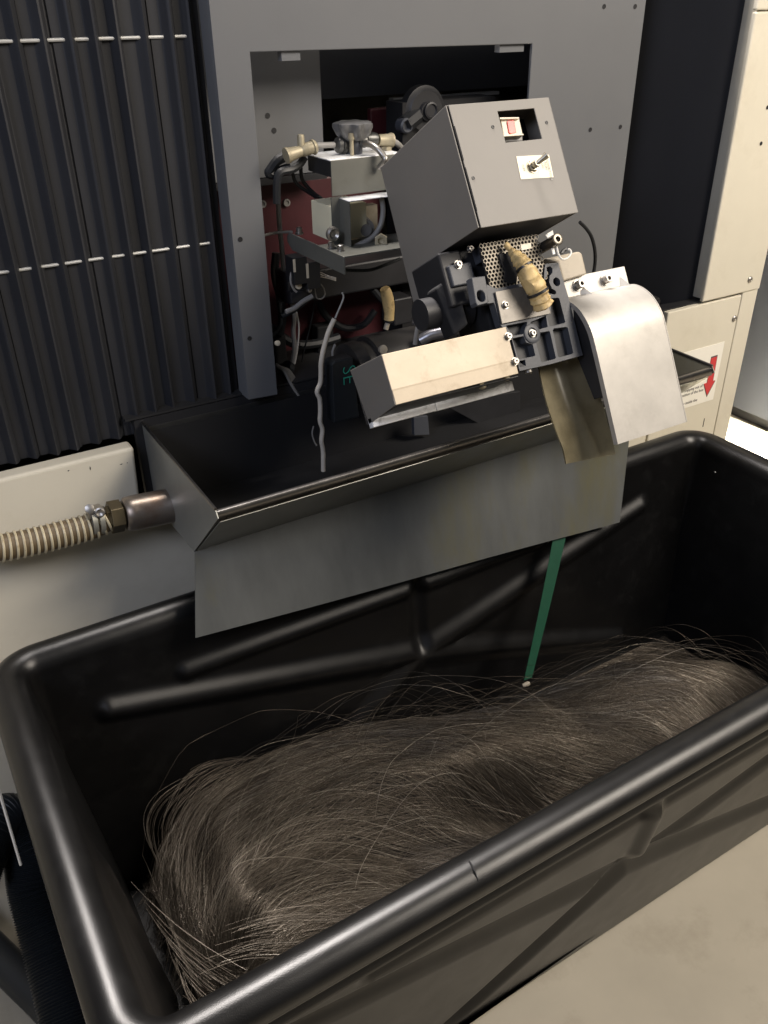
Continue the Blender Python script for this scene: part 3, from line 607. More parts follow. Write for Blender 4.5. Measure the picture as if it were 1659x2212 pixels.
c = onY(*Z1(1245, 1335), 1.28); g = G(); g.lathe(c, (-.6, -1, 0), [(-.01, .009), (0.0, .009), (.002, .012), (.01, .012), (.01, .006), (.004, .005), (.004, 0)], 6); g.build('gland', M_brass, sv, bevel=.0006)

va = thing('regulator_valve', 'black regulator valve with lobed knob and brass fittings on the upper bracket', 'valve', (.75, 1.36, zt))
vY = 1.365
def vp(x, y, Y=vY): return onY(*V4(x, y), Y)
c = vp(945, 560); kz = vp(945, 150)[2]
g = G(); g.lathe((c[0], vY, zt + .0005), (0, 0, 1), [(0, .012), (0, .015), (.03, .015), (.032, .012), (kz - zt - .012, .012), (kz - zt - .01, 0)], 20); g.build('body', M_cast, va, smooth=True)
g = G(); n = 84; z0 = kz - .026; rings = []
for h, rr_ in ((0, .020), (.008, .026), (.020, .0315), (.026, .031), (.028, .026), (.0285, 0.001)):
    rings.append(g.pts([(c[0] + rr_ * (1 + (.12 * math.cos(7 * q) if h > .003 else 0)) * math.cos(q), vY + rr_ * (1 + (.12 * math.cos(7 * q) if h > .003 else 0)) * math.sin(q), z0 + h) for q in [2 * math.pi * k / n for k in range(n)]]))
for i in range(len(rings) - 1):
    for k in range(n): g.f.append([rings[i][k], rings[i][(k + 1) % n], rings[i + 1][(k + 1) % n], rings[i + 1][k]])
g.f.append(rings[0]); g.f.append(rings[-1]); g.build('knob', mat('dull_grey_knob', (.15, .15, .15), .35, .3, var=.1, vs=40), va, smooth=True)
g = G(); bb = vp(910, 285, vY - .018); g.lathe(bb, (0, 0, -1), [(-.0, .0055), (.010, .0055), (.010, .0035), (.035, .0035), (.035, 0)], 14); g.build('side_screw', M_brass, va, smooth=True)
g = G(); bb = vp(1135, 262, vY - .0); g.lathe(bb, (0, 0, -1), [(0, .0055), (.010, .0055), (.010, 0)], 14); g.build('side_screw', M_bolt, va, smooth=True)
g = G(); a = vp(850, 455, vY); b = vp(650, 455, vY); g.lathe(a, b - a, [(0, .009), (.003, .0125), (.010, .0135), (.011, .0115), (.013, .0135), (.019, .012), (.022, .008), (.024, .0)], 20); g.build('left_fitting', M_steel2, va, smooth=True)
g = G(); g.tube([vp(680, 450), vp(560, 455), vp(420, 460)], .0048, 12); g.build('air_tube', M_gcable, va, smooth=True)
a = vp(425, 470); b = vp(20, 600); d_ = b - a; L_ = np.linalg.norm(d_)
g = G(); g.lathe(a, d_, [(0, .0095), (.003, .0125), (.006, .0125), (.007, .0105), (L_ * .45, .0105), (L_ * .5, .0085), (L_ * .75, .0105), (L_ * .9, .0115), (L_ * .92, .0128), (L_, .0128), (L_, .006)], 14); g.build('brass_coupling', M_brass, va, smooth=True)
g = G(); a = vp(230, 500); g.lathe(a, (0, 0, 1), [(0, .006), (.018, .006), (.021, .005), (.022, 0)], 12); g.build('coupling_button', M_brass, va, smooth=True)
g = G(); a = vp(1060, 400, vY - .01); g.lathe(a, (1, -.5, -.1), [(-.004, .0), (-.004, .010), (.004, .0105), (.008, .009), (.009, .006), (.009, 0)], 18); g.build('right_fitting', M_steel2, va, smooth=True)
g = G(); g.tube(smooth_path([vp(1090, 430, 1.345), vp(1170, 445, 1.33), vp(1260, 500, 1.315), (vp(1340, 590, 1.305)), vp(1370, 660, 1.30), vp(1290, 760, 1.312)], 6), .0052, 12); g.build('bent_pipe', M_bolt, va, smooth=True)
g = G(); a = vp(1180, 370); g.lathe(a, (1, 0, -.12), [(-.01, .0), (-.01, .009), (.002, .0115), (.010, .010), (.012, .006), (.012, 0)], 18); g.build('rear_fitting', M_steel2, va, smooth=True)
g = G(); a = vp(1275, 385); g.lathe(a, (1, 0, -.1), [(0, .0), (0, .009), (.022, .011), (.024, .0125), (.028, .0125), (.028, .005)], 14); g.build('brass_coupling', M_brass, va, smooth=True)
g = G(); g.tube(smooth_path([vp(1450, 390, 1.36), vp(1530, 430, 1.36), vp(1600, 500, 1.37)], 5), .0052, 12); g.build('air_tube', M_gcable, va, smooth=True)
g = G(); a = vp(1390, 470); g.lathe(a, (0, 0, -1), [(0, .010), (.008, .010), (.008, 0)], 6); g.build('pipe_nut', M_brass, va)

# ================================================================== CABLES
def cable(label, pts, r, m, name='cable', cat='cable', group='cables hanging inside the machine opening', k=6):
    g = G(); g.tube(smooth_path(pts, k), r, 8); base = tuple(pts[-1]); o = g.build(name, m, None, smooth=True, base=base); return tag(o, label, cat, group)
Z3 = lambda x, y: (548.5 + x * .3307 * .9, 493.7 + y * .3307 * .9)
def Z3(x, y): return ((x * 900 / 1659 + 1000) / 1.823, (y * 900 / 1659 + 900) / 1.823)
hc = thing('hanging_cable', 'dusty white cable hanging down into the drip tray with a bare wire end', 'cable', onY(*Z3(500, 1640), 1.30), )
wav = [(585, 655), (545, 740), (520, 820), (500, 900), (487, 980), (486, 1060), (482, 1120), (458, 1185), (478, 1240), (482, 1330), (480, 1400), (497, 1460), (490, 1540), (500, 1600), (503, 1660), (503, 1760)]
g = G(); g.tube(smooth_path([onY(*Z3(*p), 1.30) for p in wav], 5), .0044, 10); g.build('sheath', M_beigecable, hc, smooth=True)
g = G(); g.tube(smooth_path([onY(*Z3(*p), 1.30) for p in ((590, 650), (620, 580), (645, 520), (650, 490), (640, 465))], 5), .0016, 8); g.build('bare_wire', M_rod, hc, smooth=True)
def zz(pts, Y): return [onY(*Z3(*p), Y) for p in pts]
cable('dusty grey cable running straight down beside the left leg of the plate', [onY(*Z1(*p), 1.47) for p in ((405, 800), (405, 1000), (415, 1200), (435, 1400), (455, 1600))] + zz([(290, 600), (285, 740), (295, 860), (280, 990)], 1.47), .0048, M_gcable)
cable('black hose looping from the brass coupling down to the left', [onY(*Z1(*p), 1.40) for p in ((480, 650), (400, 690), (345, 760), (330, 790), (370, 800), (440, 770), (500, 750))], .0085, M_cable)
cable('second black hose under the brass coupling curving over the red casting', [onY(*Z1(*p), 1.39) for p in ((620, 660), (580, 720), (520, 760), (420, 790), (395, 880), (395, 1040))], .0070, M_cable)
cable('thin black lead dropping past the red casting behind the cream block', [onY(*Z1(*p), 1.43) for p in ((520, 740), (530, 820), (560, 880), (640, 940), (720, 990))], .0032, M_cable)
cable('thin black lead hanging from the coupling next to the red casting', [onY(*Z1(*p), 1.43) for p in ((590, 720), (595, 820), (625, 880), (700, 960), (760, 1000))], .0034, M_cable)
cable('horizontal grey rod poking out from behind the left leg of the plate', [onY(*Z1(*p), 1.45) for p in ((285, 1300), (340, 1288), (420, 1275), (520, 1272))], .0026, M_gcable, name='rod', cat='rod', group=None)
cable('dark curved hose at the left leg below the bracket arm', zz([(190, 530), (195, 600), (200, 680), (170, 740), (120, 780)], 1.44), .0052, M_conduit)
cable('thin black cable crossing the red casting at a slant', zz([(450, 480), (430, 600), (400, 740), (365, 880), (345, 980)], 1.50), .0017, M_cable)
cable('grey lead curving round the black relays under the bracket arm', zz([(290, 290), (270, 330), (268, 390), (290, 440), (310, 460)], 1.40), .0022, M_gcable)
cable('dark hose running diagonally behind the relays', zz([(410, 500), (340, 560), (280, 600), (200, 640)], 1.43), .0048, M_conduit)
cable('small loop of black wire right of the relays', zz([(440, 430), (455, 500), (490, 510), (515, 480), (505, 430), (480, 400)], 1.42), .0014, M_gcable)
for i, lab_ in enumerate(('top', 'middle', 'lowest')):
    cable('%s of three pale wires under the bracket arm' % lab_, zz([(415, 345 + i * 6), (470, 318 + i * 16), (530, 340 + i * 10), (595, 360 + i * 9)], 1.40 + i * .004), .0009, M_beigecable, group='pale wires under the bracket arm')
cable('pale wire crossing the gap between arm and control box', zz([(650, 300), (740, 305), (850, 300), (950, 265), (1060, 220)], 1.33), .0030, M_conduit)
for i in range(5):
    cable(('upper', 'second', 'third', 'fourth', 'lowest')[i] + ' lead of the tied bundle at the foot of the red casting', zz([(160 + i * 4, 985 + i * 6), (215 + i * 9, 1030), (270 + i * 14, 1130 + i * 2), (340 + i * 16, 1240 + i * 2), (360 + i * 20, 1275)], 1.43 + .004 * i), .0030, M_gcable, group='leads of the tied bundle')
g = G(); c = onY(*Z3(238, 1020), 1.465); g.lathe(c, (1, 0, -1), [(-.006, .017), (.006, .017)], 16); tag(g.build('cable_tie', M_cable, None, base=tuple(c)), 'black tie gathering the bundle of leads by the red casting', 'cable tie')
cable('dim curved lead behind the control box above the guard', [onY(*GZ(*p), 1.20) for p in ((855, 130), (830, 220), (790, 290), (765, 400), (750, 500))], .0042, M_gcable)
cable('black cable arcing down over the grey plate right of the control box', [onY(*A(*p), 1.30) for p in ((1500, -60), (1560, 0), (1610, 80), (1640, 200), (1642, 320), (1622, 450), (1600, 560))], .0036, M_cable, group=None)
def Q4(x, y): return ((945 + x / 2.108) / 1.823, (1024 + y / 2.108) / 1.823)
def qq(pts, Y): return [onY(*Q4(*p), Y) for p in pts]
for lab_, pts_, Y_, r_, m_ in (
    ('grey hose slanting down left from the black relays', [(600, 300), (520, 345), (450, 400), (380, 430)], 1.41, .0046, M_gcable),
    ('black hose dropping straight down behind the left leg of the plate', [(300, -60), (290, 120), (330, 300), (350, 480), (330, 620)], 1.50, .0085, M_cable),
    ('thick black hose crossing low over the red casting', [(260, 560), (350, 640), (480, 700), (640, 690), (820, 640)], 1.52, .0095, M_cable),
    ('thin pale lead running down beside the thick grey cable', [(470, 430), (490, 560), (480, 720), (455, 860)], 1.455, .0016, M_beigecable),
    ('black hose sagging between the beam and the motor', [(640, 330), (720, 470), (860, 560), (1020, 540), (1120, 420)], 1.53, .0075, M_cable),
    ('dark lead curling down behind the motor end block', [(790, 700), (768, 760), (775, 830), (800, 880)], 1.37, .0022, M_gcable),
    ('black hose behind the yellow taped connector', [(1100, 240), (1180, 330), (1300, 420), (1420, 470)], 1.45, .0070, M_cable),
    ('small black lead dropping from the beam into the tray corner', [(610, 1380), (600, 1440), (615, 1500), (635, 1540)], 1.38, .0016, M_gcable)):
    cable(lab_, qq(pts_, Y_), r_, m_)
def small_box(name, label, cat, a, b, Y, d, m, bv=.0015):
    p = onY(*Q4(*a), Y); q = onY(*Q4(*b), Y); g = G(); g.box((min(p[0], q[0]), Y, min(p[2], q[2])), (max(p[0], q[0]), Y + d, max(p[2], q[2])))
    return tag(g.build(name, m, None, bevel=bv, base=((p[0] + q[0]) / 2, Y + d / 2, min(p[2], q[2]))), label, cat)
small_box('cable_bracket', 'dark bracket below the relays where the hoses meet', 'bracket', (420, 270), (560, 340), 1.43, .04, M_dark)
small_box('terminal_box', 'black box low on the red casting beside the left leg of the plate', 'box', (270, 640), (400, 860), 1.50, .05, M_void, .004)
small_box('terminal_box', 'tall black box on the red casting behind the hanging white cable', 'box', (640, 560), (790, 860), 1.52, .03, M_void, .004)
small_box('solenoid', 'dark block under the beam right of the yellow taped connector', 'block', (1280, 330), (1430, 520), 1.42, .05, M_dark, .003)
for lab_, p_, r_, m_ in (('tiny silver screw under the relays', (575, 250), .0042, M_bolt), ('copper coloured plug on top of the motor', (1185, 742), .0085, M_tan), ('pale connector tip poking out beside the left leg of the plate', (310, 690), .005, M_creamp), ('small tan cone hanging under the left relay', (485, 215), .0060, M_creamp)):
    c = onY(*Q4(*p_), 1.30 if 'copper' in lab_ else 1.40); g = G(); g.lathe(c, (0, -1, .3), [(-.006, r_ * .8), (0, r_), (.003, r_), (.004, r_ * .6), (.004, 0)], 14)
    tag(g.build('plug' if 'copper' in lab_ else ('screw' if 'screw' in lab_ else 'connector'), m_, None, smooth=True, base=tuple(c)), lab_, 'plug' if 'copper' in lab_ else ('screw' if 'screw' in lab_ else 'connector'))
rl = thing('relay_pair', 'two slim black relays with pale labels under the bracket arm', 'relay', onY(*Z3(340, 400), 1.39))
for x, y, h in ((300, 225, 90), (395, 258, 100)):
    a = onY(*Z3(x - 14, y - 6), 1.385); b = onY(*Z3(x + 24, y + 185), 1.385)
    g = G(); g.box((a[0], 1.386, b[2]), (b[0] + .02, 1.42, a[2])); r_ = g.build('relay', M_cable, rl, bevel=.001)
    a = onY(*Z3(x - 16, y), 1.384); b = onY(*Z3(x + 14, y + h), 1.384)
    g = G(); g.box((a[0], 1.3845, b[2]), (b[0] - .002, 1.3855, a[2])); g.build('label', M_creamp, r_)
wc_ = thing('wrapped_connector', 'small yellow taped connector hanging under the beam above the motor', 'connector', onY(*GZ(545, 200), 1.36))
pp = smooth_path([onY(*GZ(*p), 1.36) for p in ((515, 70), (530, 110), (545, 180), (552, 250), (550, 310))], 5)
g = G(); g.tube(pp, [.006 + .0055 * math.sin(min(1, .25 + i / len(pp)) * math.pi * .75) for i in range(len(pp))], 14); g.build('wrap', M_tape, wc_, smooth=True)
g = G(); g.tube([onY(*GZ(*p), 1.36) for p in ((548, 315), (535, 350), (525, 385))], .005, 10); g.build('tail', M_tan, wc_, smooth=True)
g = G(); g.lathe(onY(*GZ(549, 318), 1.36), (0, 0, -1), [(-.002, .009), (.002, .009)], 14); g.build('cable_tie', M_cable, wc_)

# ================================================================== DRIP TRAY
tr = thing('drip_tray', 'long stainless drip tray with a hanging splash apron over the tub', 'tray', (.9, 1.25, .68))
TX0, TX1, TZ = .3505, 1.440, .847
prof = [(TX0, 1.4285, .845), (TX0, 1.4285, .685), (TX0, 1.2225, .6975), (TX0, 1.0785, .8295)]
g = G(); g.sheet([(TX0 + .001, p[1], p[2]) for p in prof], (TX1 - TX0 - .002, 0, 0), -.0015); g.build('trough', M_steel2, tr)
g = G(); g.sheet([(TX0 + .002, 1.420, .84), (TX0 + .002, 1.420, .692), (TX0 + .002, 1.227, .706), (TX0 + .002, 1.092, .8285)], (TX1 - TX0 - .004, 0, 0), -.001); g.build('inner_shade', M_void, tr)  # near-black sheet, shade inside the trough put into the colour
g = G(); g.sheet([(TX0, 1.0805, 0.8290), (TX0, 1.0740, 0.8300), (TX0, 1.0720, 0.8345), (TX0, 1.0720, 0.8435), (TX0, 1.0740, 0.8470), (TX0, 1.0785, 0.8480), (TX0, 1.0840, 0.8455), (TX0, 1.0845, 0.8415)], (TX1 - TX0, 0, 0), .0012); g.build('rolled_rim', mat('rim_steel', (.24, .23, .22), .3, 1, var=.12, vs=15, rvar=.08), tr, smooth=True)
for xx, s_ in ((TX0 - .002, -1), (TX1 + .0005, 1)):
    g = G(); g.prism([(xx, 1.430, .855), (xx, 1.246, .8520), (xx, 1.0765, .849), (xx, 1.0685, .8385), (xx, 1.222, .693), (xx, 1.430, .684)], (.0018, 0, 0)); g.build('end_plate', M_steel, tr, bevel=.0005)
    g = G(); g.tube([(xx + .001, 1.43, .856), (xx + .001, 1.0765, .850)], .0028, 8); g.build('end_rim', MATS['rim_steel'], tr, smooth=True)
# outside face of the slope (seen from above) + apron
al = onY(425, 1382, 1.168); arr = onY(1340, 1127, 1.168); at = onY(1368, 930, 1.21)
g = G(); nx, nz = 30, 8; rows = []
for j in range(nz + 1):
    t = j / nz; row_ = []
    for i in range(nx + 1):
        s_ = i / nx; xa = TX0 + (al[0] - TX0) * t; xb = at[0] + (arr[0] - at[0]) * t
        zz_ = .696 + (al[2] * (1 - s_) + arr[2] * s_ - .696) * t
        row_.append((xa + (xb - xa) * s_, 1.2205 - .050 * t + .004 * math.sin(s_ * 5 + 1) * t, zz_ - .003 * math.sin(s_ * 7) * t))
    rows.append(row_)
ids = [g.pts(r) for r in rows]; ids2 = [g.pts([(p[0], p[1] + .0015, p[2]) for p in r]) for r in rows]
for j in range(nz):
    for i in range(nx): g.f += [[ids[j][i], ids[j][i + 1], ids[j + 1][i + 1], ids[j + 1][i]], [ids2[j][i], ids2[j + 1][i], ids2[j + 1][i + 1], ids2[j][i + 1]]]
for j in range(nz): g.f += [[ids[j][0], ids[j + 1][0], ids2[j + 1][0], ids2[j][0]], [ids[j][nx], ids2[j][nx], ids2[j + 1][nx], ids[j + 1][nx]]]
for i in range(nx): g.f += [[ids[nz][i], ids[nz][i + 1], ids2[nz][i + 1], ids2[nz][i]], [ids[0][i], ids2[0][i], ids2[0][i + 1], ids[0][i + 1]]]
M_apron = mat('stained_apron_sheet', (.135, .14, .135), .42, .25, var=.28, vs=7, stretch=(1, 1, .22), stain=(.15, .14, .075), stain_s=4.0, stain_amt=.75, bump=.1, bs=60, rvar=.12)
g.build('apron', M_apron, tr, smooth=True)
g = G(); g.sheet([(TX0 + .003, 1.2210, .6950), (TX0 + .003, 1.0770, .8273)], (TX1 - TX0 - .006, 0, 0), -.0012); g.build('sloping_face', M_steel, tr)  # lighter steel than the apron, brightening this shaded down-facing side by colour
# drain pipe stub + hose
hz = onX(345, 1098, TX0 - .01); hY = 1.335
pc = lambda px, py: onY(px, py, hY)
dh = thing('drain_hose', 'ribbed cream drain hose with clamp and steel pipe at the tray end', 'hose', pc(200, 1130))
p0 = pc(368, 1092); p1 = pc(268, 1112); dd = (p1 - p0); Lp = np.linalg.norm(dd); dd /= Lp
p0 = p0 - dd * .02
g = G(); g.lathe(p0, dd, [(0, .035), (.006, .035), (.012, .0315), (Lp * .95 + .008, .0315), (Lp + .016, .030), (Lp + .02, .026), (Lp + .02, 0)], 32); g.build('steel_pipe', mat('rusty_pipe', (.30, .26, .22), .38, .8, var=.25, vs=14, stain=(.20, .11, .06), stain_s=14, stain_amt=.6, rvar=.1), dh, smooth=True)
q0 = p0 + dd * (Lp + .02)
g = G(); g.lathe(q0, dd, [(0, .020), (.004, .021), (.004, .029), (.026, .029), (.026, .022), (.032, .020)], 6, .4); g.build('hex_nipple', mat('bronze_dark', (.10, .08, .045), .4, .6, var=.3, vs=40), dh, bevel=.001)
q1 = q0 + dd * .030
hp = smooth_path([q1, pc(200, 1136), pc(130, 1155), pc(60, 1172), pc(-20, 1186), pc(-110, 1190)], 8)
g = G(); g.tube(hp, .0222, 24); g.build('hose_wall', M_hosed, dh, smooth=True)
# ribs
seg = [0]
for i in range(1, len(hp)): seg.append(seg[-1] + np.linalg.norm(hp[i] - hp[i - 1]))
s_ = .002; pitch = .0108; ribm = None; first = True
while s_ < seg[-1] - .01:
    i = min(len(hp) - 2, max(0, np.searchsorted(seg, s_) - 1)); t = (s_ - seg[i]) / (seg[i + 1] - seg[i]); c = hp[i] * (1 - t) + hp[i + 1] * t; d_ = hp[i + 1] - hp[i]; d_ /= np.linalg.norm(d_)
    g = G(); g.lathe(c + np.array([0, 0, 0]), d_ + np.array([.0, 0, .06]), [(-.0024, .0218), (-.0019, .0240), (0, .0248), (.0019, .0240), (.0024, .0218)], 24); g.build('rib', M_hose, dh, smooth=True)
    s_ += pitch
cl = hp[2]; d_ = hp[3] - hp[1]; d_ /= np.linalg.norm(d_)
cl = q1 + dd * .012
for o_ in (0, .012):
    g = G(); g.lathe(cl + dd * o_, dd, [(-.004, .0240), (-.004, .0262), (.004, .0262), (.004, .0240)], 30); g.build('clamp_band', M_steel, dh, smooth=True)
c = pc(203, 1098) + np.array([0, -.004, 0])
g = G(); g.box(tuple(c + np.array([-.014, -.012, -.012])), tuple(c + np.array([.012, .012, .004]))); g.build('clamp_block', M_bolt, dh, bevel=.003)
g = G(); g.lathe(c + np.array([.008, -.008, -.002]), (-.3, -.9, .3), [(-.02, .005), (.006, .005), (.006, .0085), (.012, .0085), (.013, .006), (.011, .002), (.011, 0)], 14); g.build('clamp_screw', M_bolt, dh, smooth=True)
g = G(); g.lathe(c + np.array([-.008, -.004, .006]), (-.2, -.8, .5), [(-.01, .004), (.004, .004), (.004, .0075), (.008, .0075), (.009, .004), (.009, 0)], 14); g.build('clamp_screw', M_bolt, dh, smooth=True)

# ================================================================== BLACK TUB
XL, XR, YF, YB, H = 0.0, 1.675, .527, 1.268, .58
CORN = .066
def rrect(inset, n_c=12):
    # rounded rectangle with outward normals; sampled finely along the long sides
    x0, x1, y0, y1 = XL + CORN, XR - CORN, YF + CORN, YB - CORN; P = []
    def lin(a, b, n, nx, ny):
        for i in range(n): t = i / n; P.append((a[0] + (b[0] - a[0]) * t, a[1] + (b[1] - a[1]) * t, nx, ny, 0))
    def arc(cx, cy, a0):
        for i in range(n_c): q = a0 + math.pi / 2 * i / n_c; P.append((cx, cy, math.cos(q), math.sin(q), 1))
    lin((x0, YF), (x1, YF), 330, 0, -1); arc(x1, y0, -math.pi / 2)
    lin((XR, y0), (XR, y1), 60, 1, 0); arc(x1, y1, 0)
    lin((x1, YB), (x0, YB), 330, 0, 1); arc(x0, y1, math.pi / 2)
    lin((XL, y1), (XL, y0), 60, -1, 0); arc(x0, y0, math.pi)
    return P
path = rrect(0)
SC = (.805, .285)
arms = [((SC[0], SC[1]), (.155, .433)), ((SC[0], SC[1]), (1.455, .445)), ((SC[0], SC[1]), (1.40, .09)), ((SC[0], SC[1]), (.42, .03)), ((SC[0] - .02, .447), (.30, .452)), ((SC[0] + .02, .447), (1.15, .448))]
def seg_d(px, pz, a, b):
    ax, az = a; bx_, bz = b; dx, dz = bx_ - ax, bz - az; L2 = dx * dx + dz * dz
    t = max(0, min(1, ((px - ax) * dx + (pz - az) * dz) / L2)); return math.hypot(px - ax - t * dx, pz - az - t * dz), t
def star(px, pz):
    d = 0
    for k_, (a, b) in enumerate(arms):
        q, t = seg_d(px, pz, a, b); w = .044 - .012 * t if k_ < 4 else .026
        v_ = max(0, 1 - q / w); v_ = v_ * v_ * (3 - 2 * v_); d = max(d, v_ * (.0158 if k_ < 4 else .011))
    q, t = seg_d(px, pz, (SC[0], SC[1] + .02), (SC[0], .44)); v_ = max(0, 1 - q / .03); d -= .012 * v_ * v_ * (3 - 2 * v_)
    return d
NS = 120
profile = []     # (offset outward, z, is_wall 0/1 for the relief)
for i in range(NS + 1):
    t = i / NS; z = .035 + t * (.543 - .035); profile.append((-.105 + .064 * t, z, 1))
profile += [(-.0405, .551, 0), (-.0385, .559, 0), (-.034, .567, 0), (-.027, .574, 0), (-.019, .5785, 0), (-.010, .5805, 0), (-.001, .580, 0), (.0065, .5765, 0), (.0145, .5705, 0), (.0195, .562, 0), (.0210, .553, 0), (.0185, .546, 0), (.0125, .5415, 0), (.0075, .537, 0), (.0055, .530, 0), (.0075, .523, 0), (.0115, .5185, 0), (.0120, .5135, 0), (.0085, .508, 0), (.0, .502, 0), (-.0065, .496, 0)]
for i in range(NS + 1):
    t = 1 - i / NS; z = .012 + t * (.490 - .012); profile.append((-.088 + .078 * t, z, 1))
profile += [(-.095, .003, 0), (-.108, .0, 0)]
verts = []; faces = []; M_ = len(path); K = len(profile)
for (o_, z, wl) in profile:
    for (x_, y_, nx_, ny_, cn) in path:
        off = o_
        if wl and abs(ny_) == 1 and not cn: off -= star(x_, z) * max(0, min(1, (z - .03) / .05))
        if wl and abs(nx_) == 1 and not cn:
            q, t = seg_d(y_, z, (.895, .06), (.895, .42)); v_ = max(0, 1 - q / .05); off -= .010 * v_ * v_ * (3 - 2 * v_)
        r = CORN + off if cn else off
        if cn: verts.append((x_ + nx_ * r, y_ + ny_ * r, z))
        else: verts.append((x_ + nx_ * off, y_ + ny_ * off, z))
for j in range(K - 1):
    for i in range(M_): faces.append((j * M_ + i, j * M_ + (i + 1) % M_, (j + 1) * M_ + (i + 1) % M_, (j + 1) * M_ + i))
faces.append(tuple(range(M_))[::-1]); faces.append(tuple((K - 1) * M_ + i for i in range(M_)))
bn = thing('plastic_tub', 'large black moulded plastic tub full of scrap wire on the floor', 'tub', (.84, .9, 0))
g = G(); g.v = verts; g.f = faces; g.build('shell', M_bin, bn, smooth=True)
# scuff notch on the rim
nc = onZ(1017, 1872, H)
g = G(); g.tube([(nc[0] - .001, nc[1] - .018, H - .008), (nc[0], nc[1] - .008, H + .0005), (nc[0] + .002, nc[1] + .004, H + .0012), (nc[0] + .004, nc[1] + .016, H - .006)], [.0004, .0011, .0013, .0004], 6); g.build('rim_nick', M_void, bn)
for px, py, s_ in ((1545, 1020, .0022), (1408, 1185, .0014), (1528, 1318, .0013)):
    c = onX(px, py, 1.613); g = G(); g.lathe(c, (-1, 0, 0), [(0, s_), (.001, s_), (.0015, s_ * .5), (.0015, 0)], 8); tag(g.build('wire_crumb', M_rod, None, base=tuple(c)), {1545: 'bright speck of wire stuck high on the right inner wall of the tub', 1408: 'dull speck of wire stuck on the far inner wall of the tub', 1528: 'low dull speck of wire on the right inner wall of the tub'}[px], 'wire scrap')

# ================================================================== WIRE HEAP
cl_x = np.array([.02, .10, .17, .25, .40, .55, .70, .85, 1.0, 1.12, 1.25, 1.38, 1.6])
cl_y = np.array([.86, .90, .97, 1.01, 1.02, 1.0, .965, .93, .895, .875, .87, .87, .86])
cl_h = np.array([.05, .09, .195, .252, .272, .276, .268, .238, .222, .245, .245, .185, .08])
def crest(x): return np.interp(x, cl_x, cl_y), np.interp(x, cl_x, cl_h)
def height(x, y):
    yc, hc_ = crest(x); d = y - yc
    back = hc_ - .30 * (1 - np.sqrt(np.clip(1 - (np.clip(d, 0, .24) / .245) ** 2, 0, 1)))
    f = np.clip(-d, 0, 1)
    front = hc_ - (.045 + .085 * np.clip((1.0 - x) / .15, 0, 1)) * (1 - np.cos(np.clip((f - .02) / .12, 0, 1) * math.pi)) * .5 * np.clip((x - .25) / .3, 0, 1) - .10 * np.clip(f - .10, 0, 1) + .085 * np.exp(-((x - .58) / .15) ** 2 - ((y - .685) / .06) ** 2) - .02 * np.exp(-((x - .16) / .1) ** 2 - ((y - .78) / .06) ** 2)
    h = np.where(d > 0, back, front)
    h = h - .22 * np.clip((.13 - x) / .13, 0, 1) ** 2 * np.clip((y - .66) / .25, 0, 1)
    h = h - .12 * np.clip((.48 - x) / .2, 0, 1) * np.clip((.86 - y) / .12, 0, 1)
    h = h + .005 * np.sin(x * 9 - 14 * y + 1) * np.clip((x - .2) / .2, 0, 1) + .003 * np.sin(x * 13 + 5 * y) * np.sin(y * 17 + 1) + .0015 * np.sin(x * 31 + y * 23)
    return h
xi0, xi1, yi0, yi1 = .130, 1.56, .638, 1.15
g = G(); NX, NY = 130, 60; idx = []
for j in range(NY + 1):
    ys = yi0 + (yi1 - yi0) * j / NY; xs = np.linspace(xi0, xi1, NX + 1); hh = np.maximum(height(xs, np.full_like(xs, ys)) - .006, .037)
    idx.append(g.pts([(a, ys, b) for a, b in zip(xs, hh)]))
for j in range(NY):
    for i in range(NX): g.f.append([idx[j][i], idx[j][i + 1], idx[j + 1][i + 1], idx[j + 1][i]])
bot = g.pts([(xi0, yi0, .036), (xi1, yi0, .036), (xi1, yi1, .036), (xi0, yi1, .036)]); g.f.append(bot)
M_core = mat('matted_wire', (.016, .012, .008), .8, 0, var=.5, vs=60, bump=1, bs=700)
hp_ = thing('wire_heap', 'heap of hair-like brown scrap wire filling the tub', 'wire heap', (.8, .9, .036)); hp_['kind'] = 'stuff'
o = g.build('matted_core', M_core, hp_, smooth=True); o['kind'] = 'stuff'
ctrl = np.array([(0.31, 1.05, -179), (0.21, 1.02, -129), (0.17, 0.94, -110), (0.16, 0.83, -88), (0.11, 0.88, -70), (0.15, 0.81, -66), (0.26, 0.76, -25), (0.37, 0.72, -24), (0.18, 0.71, -53), (0.47, 1.01, -3), (0.36, 0.94, 14), (0.56, 1.00, -17), (0.70, 0.97, -40), (0.70, 0.89, -58), (0.75, 0.76, -54), (0.83, 0.92, -24), (0.96, 0.87, -36), (1.10, 0.89, -10), (1.17, 0.86, -41), (1.20, 0.79, -82), (0.86, 0.82, -44), (0.54, 0.88, -14), (0.62, 0.78, -49), (0.42, 0.84, 9), (0.54, 0.74, -32), (1.06, 0.79, -61), (0.26, 0.84, 37), (0.24, 0.93, 53)])
def field(x, y):
    d2 = (x[:, None] - ctrl[None, :, 0]) ** 2 + (y[:, None] - ctrl[None, :, 1]) ** 2 + .0006
    w = 1 / d2 ** 1.3; q = 2 * np.radians(ctrl[:, 2]); c_ = (w * np.cos(q)).sum(1); s__ = (w * np.sin(q)).sum(1)
    return .5 * np.arctan2(s__, c_)
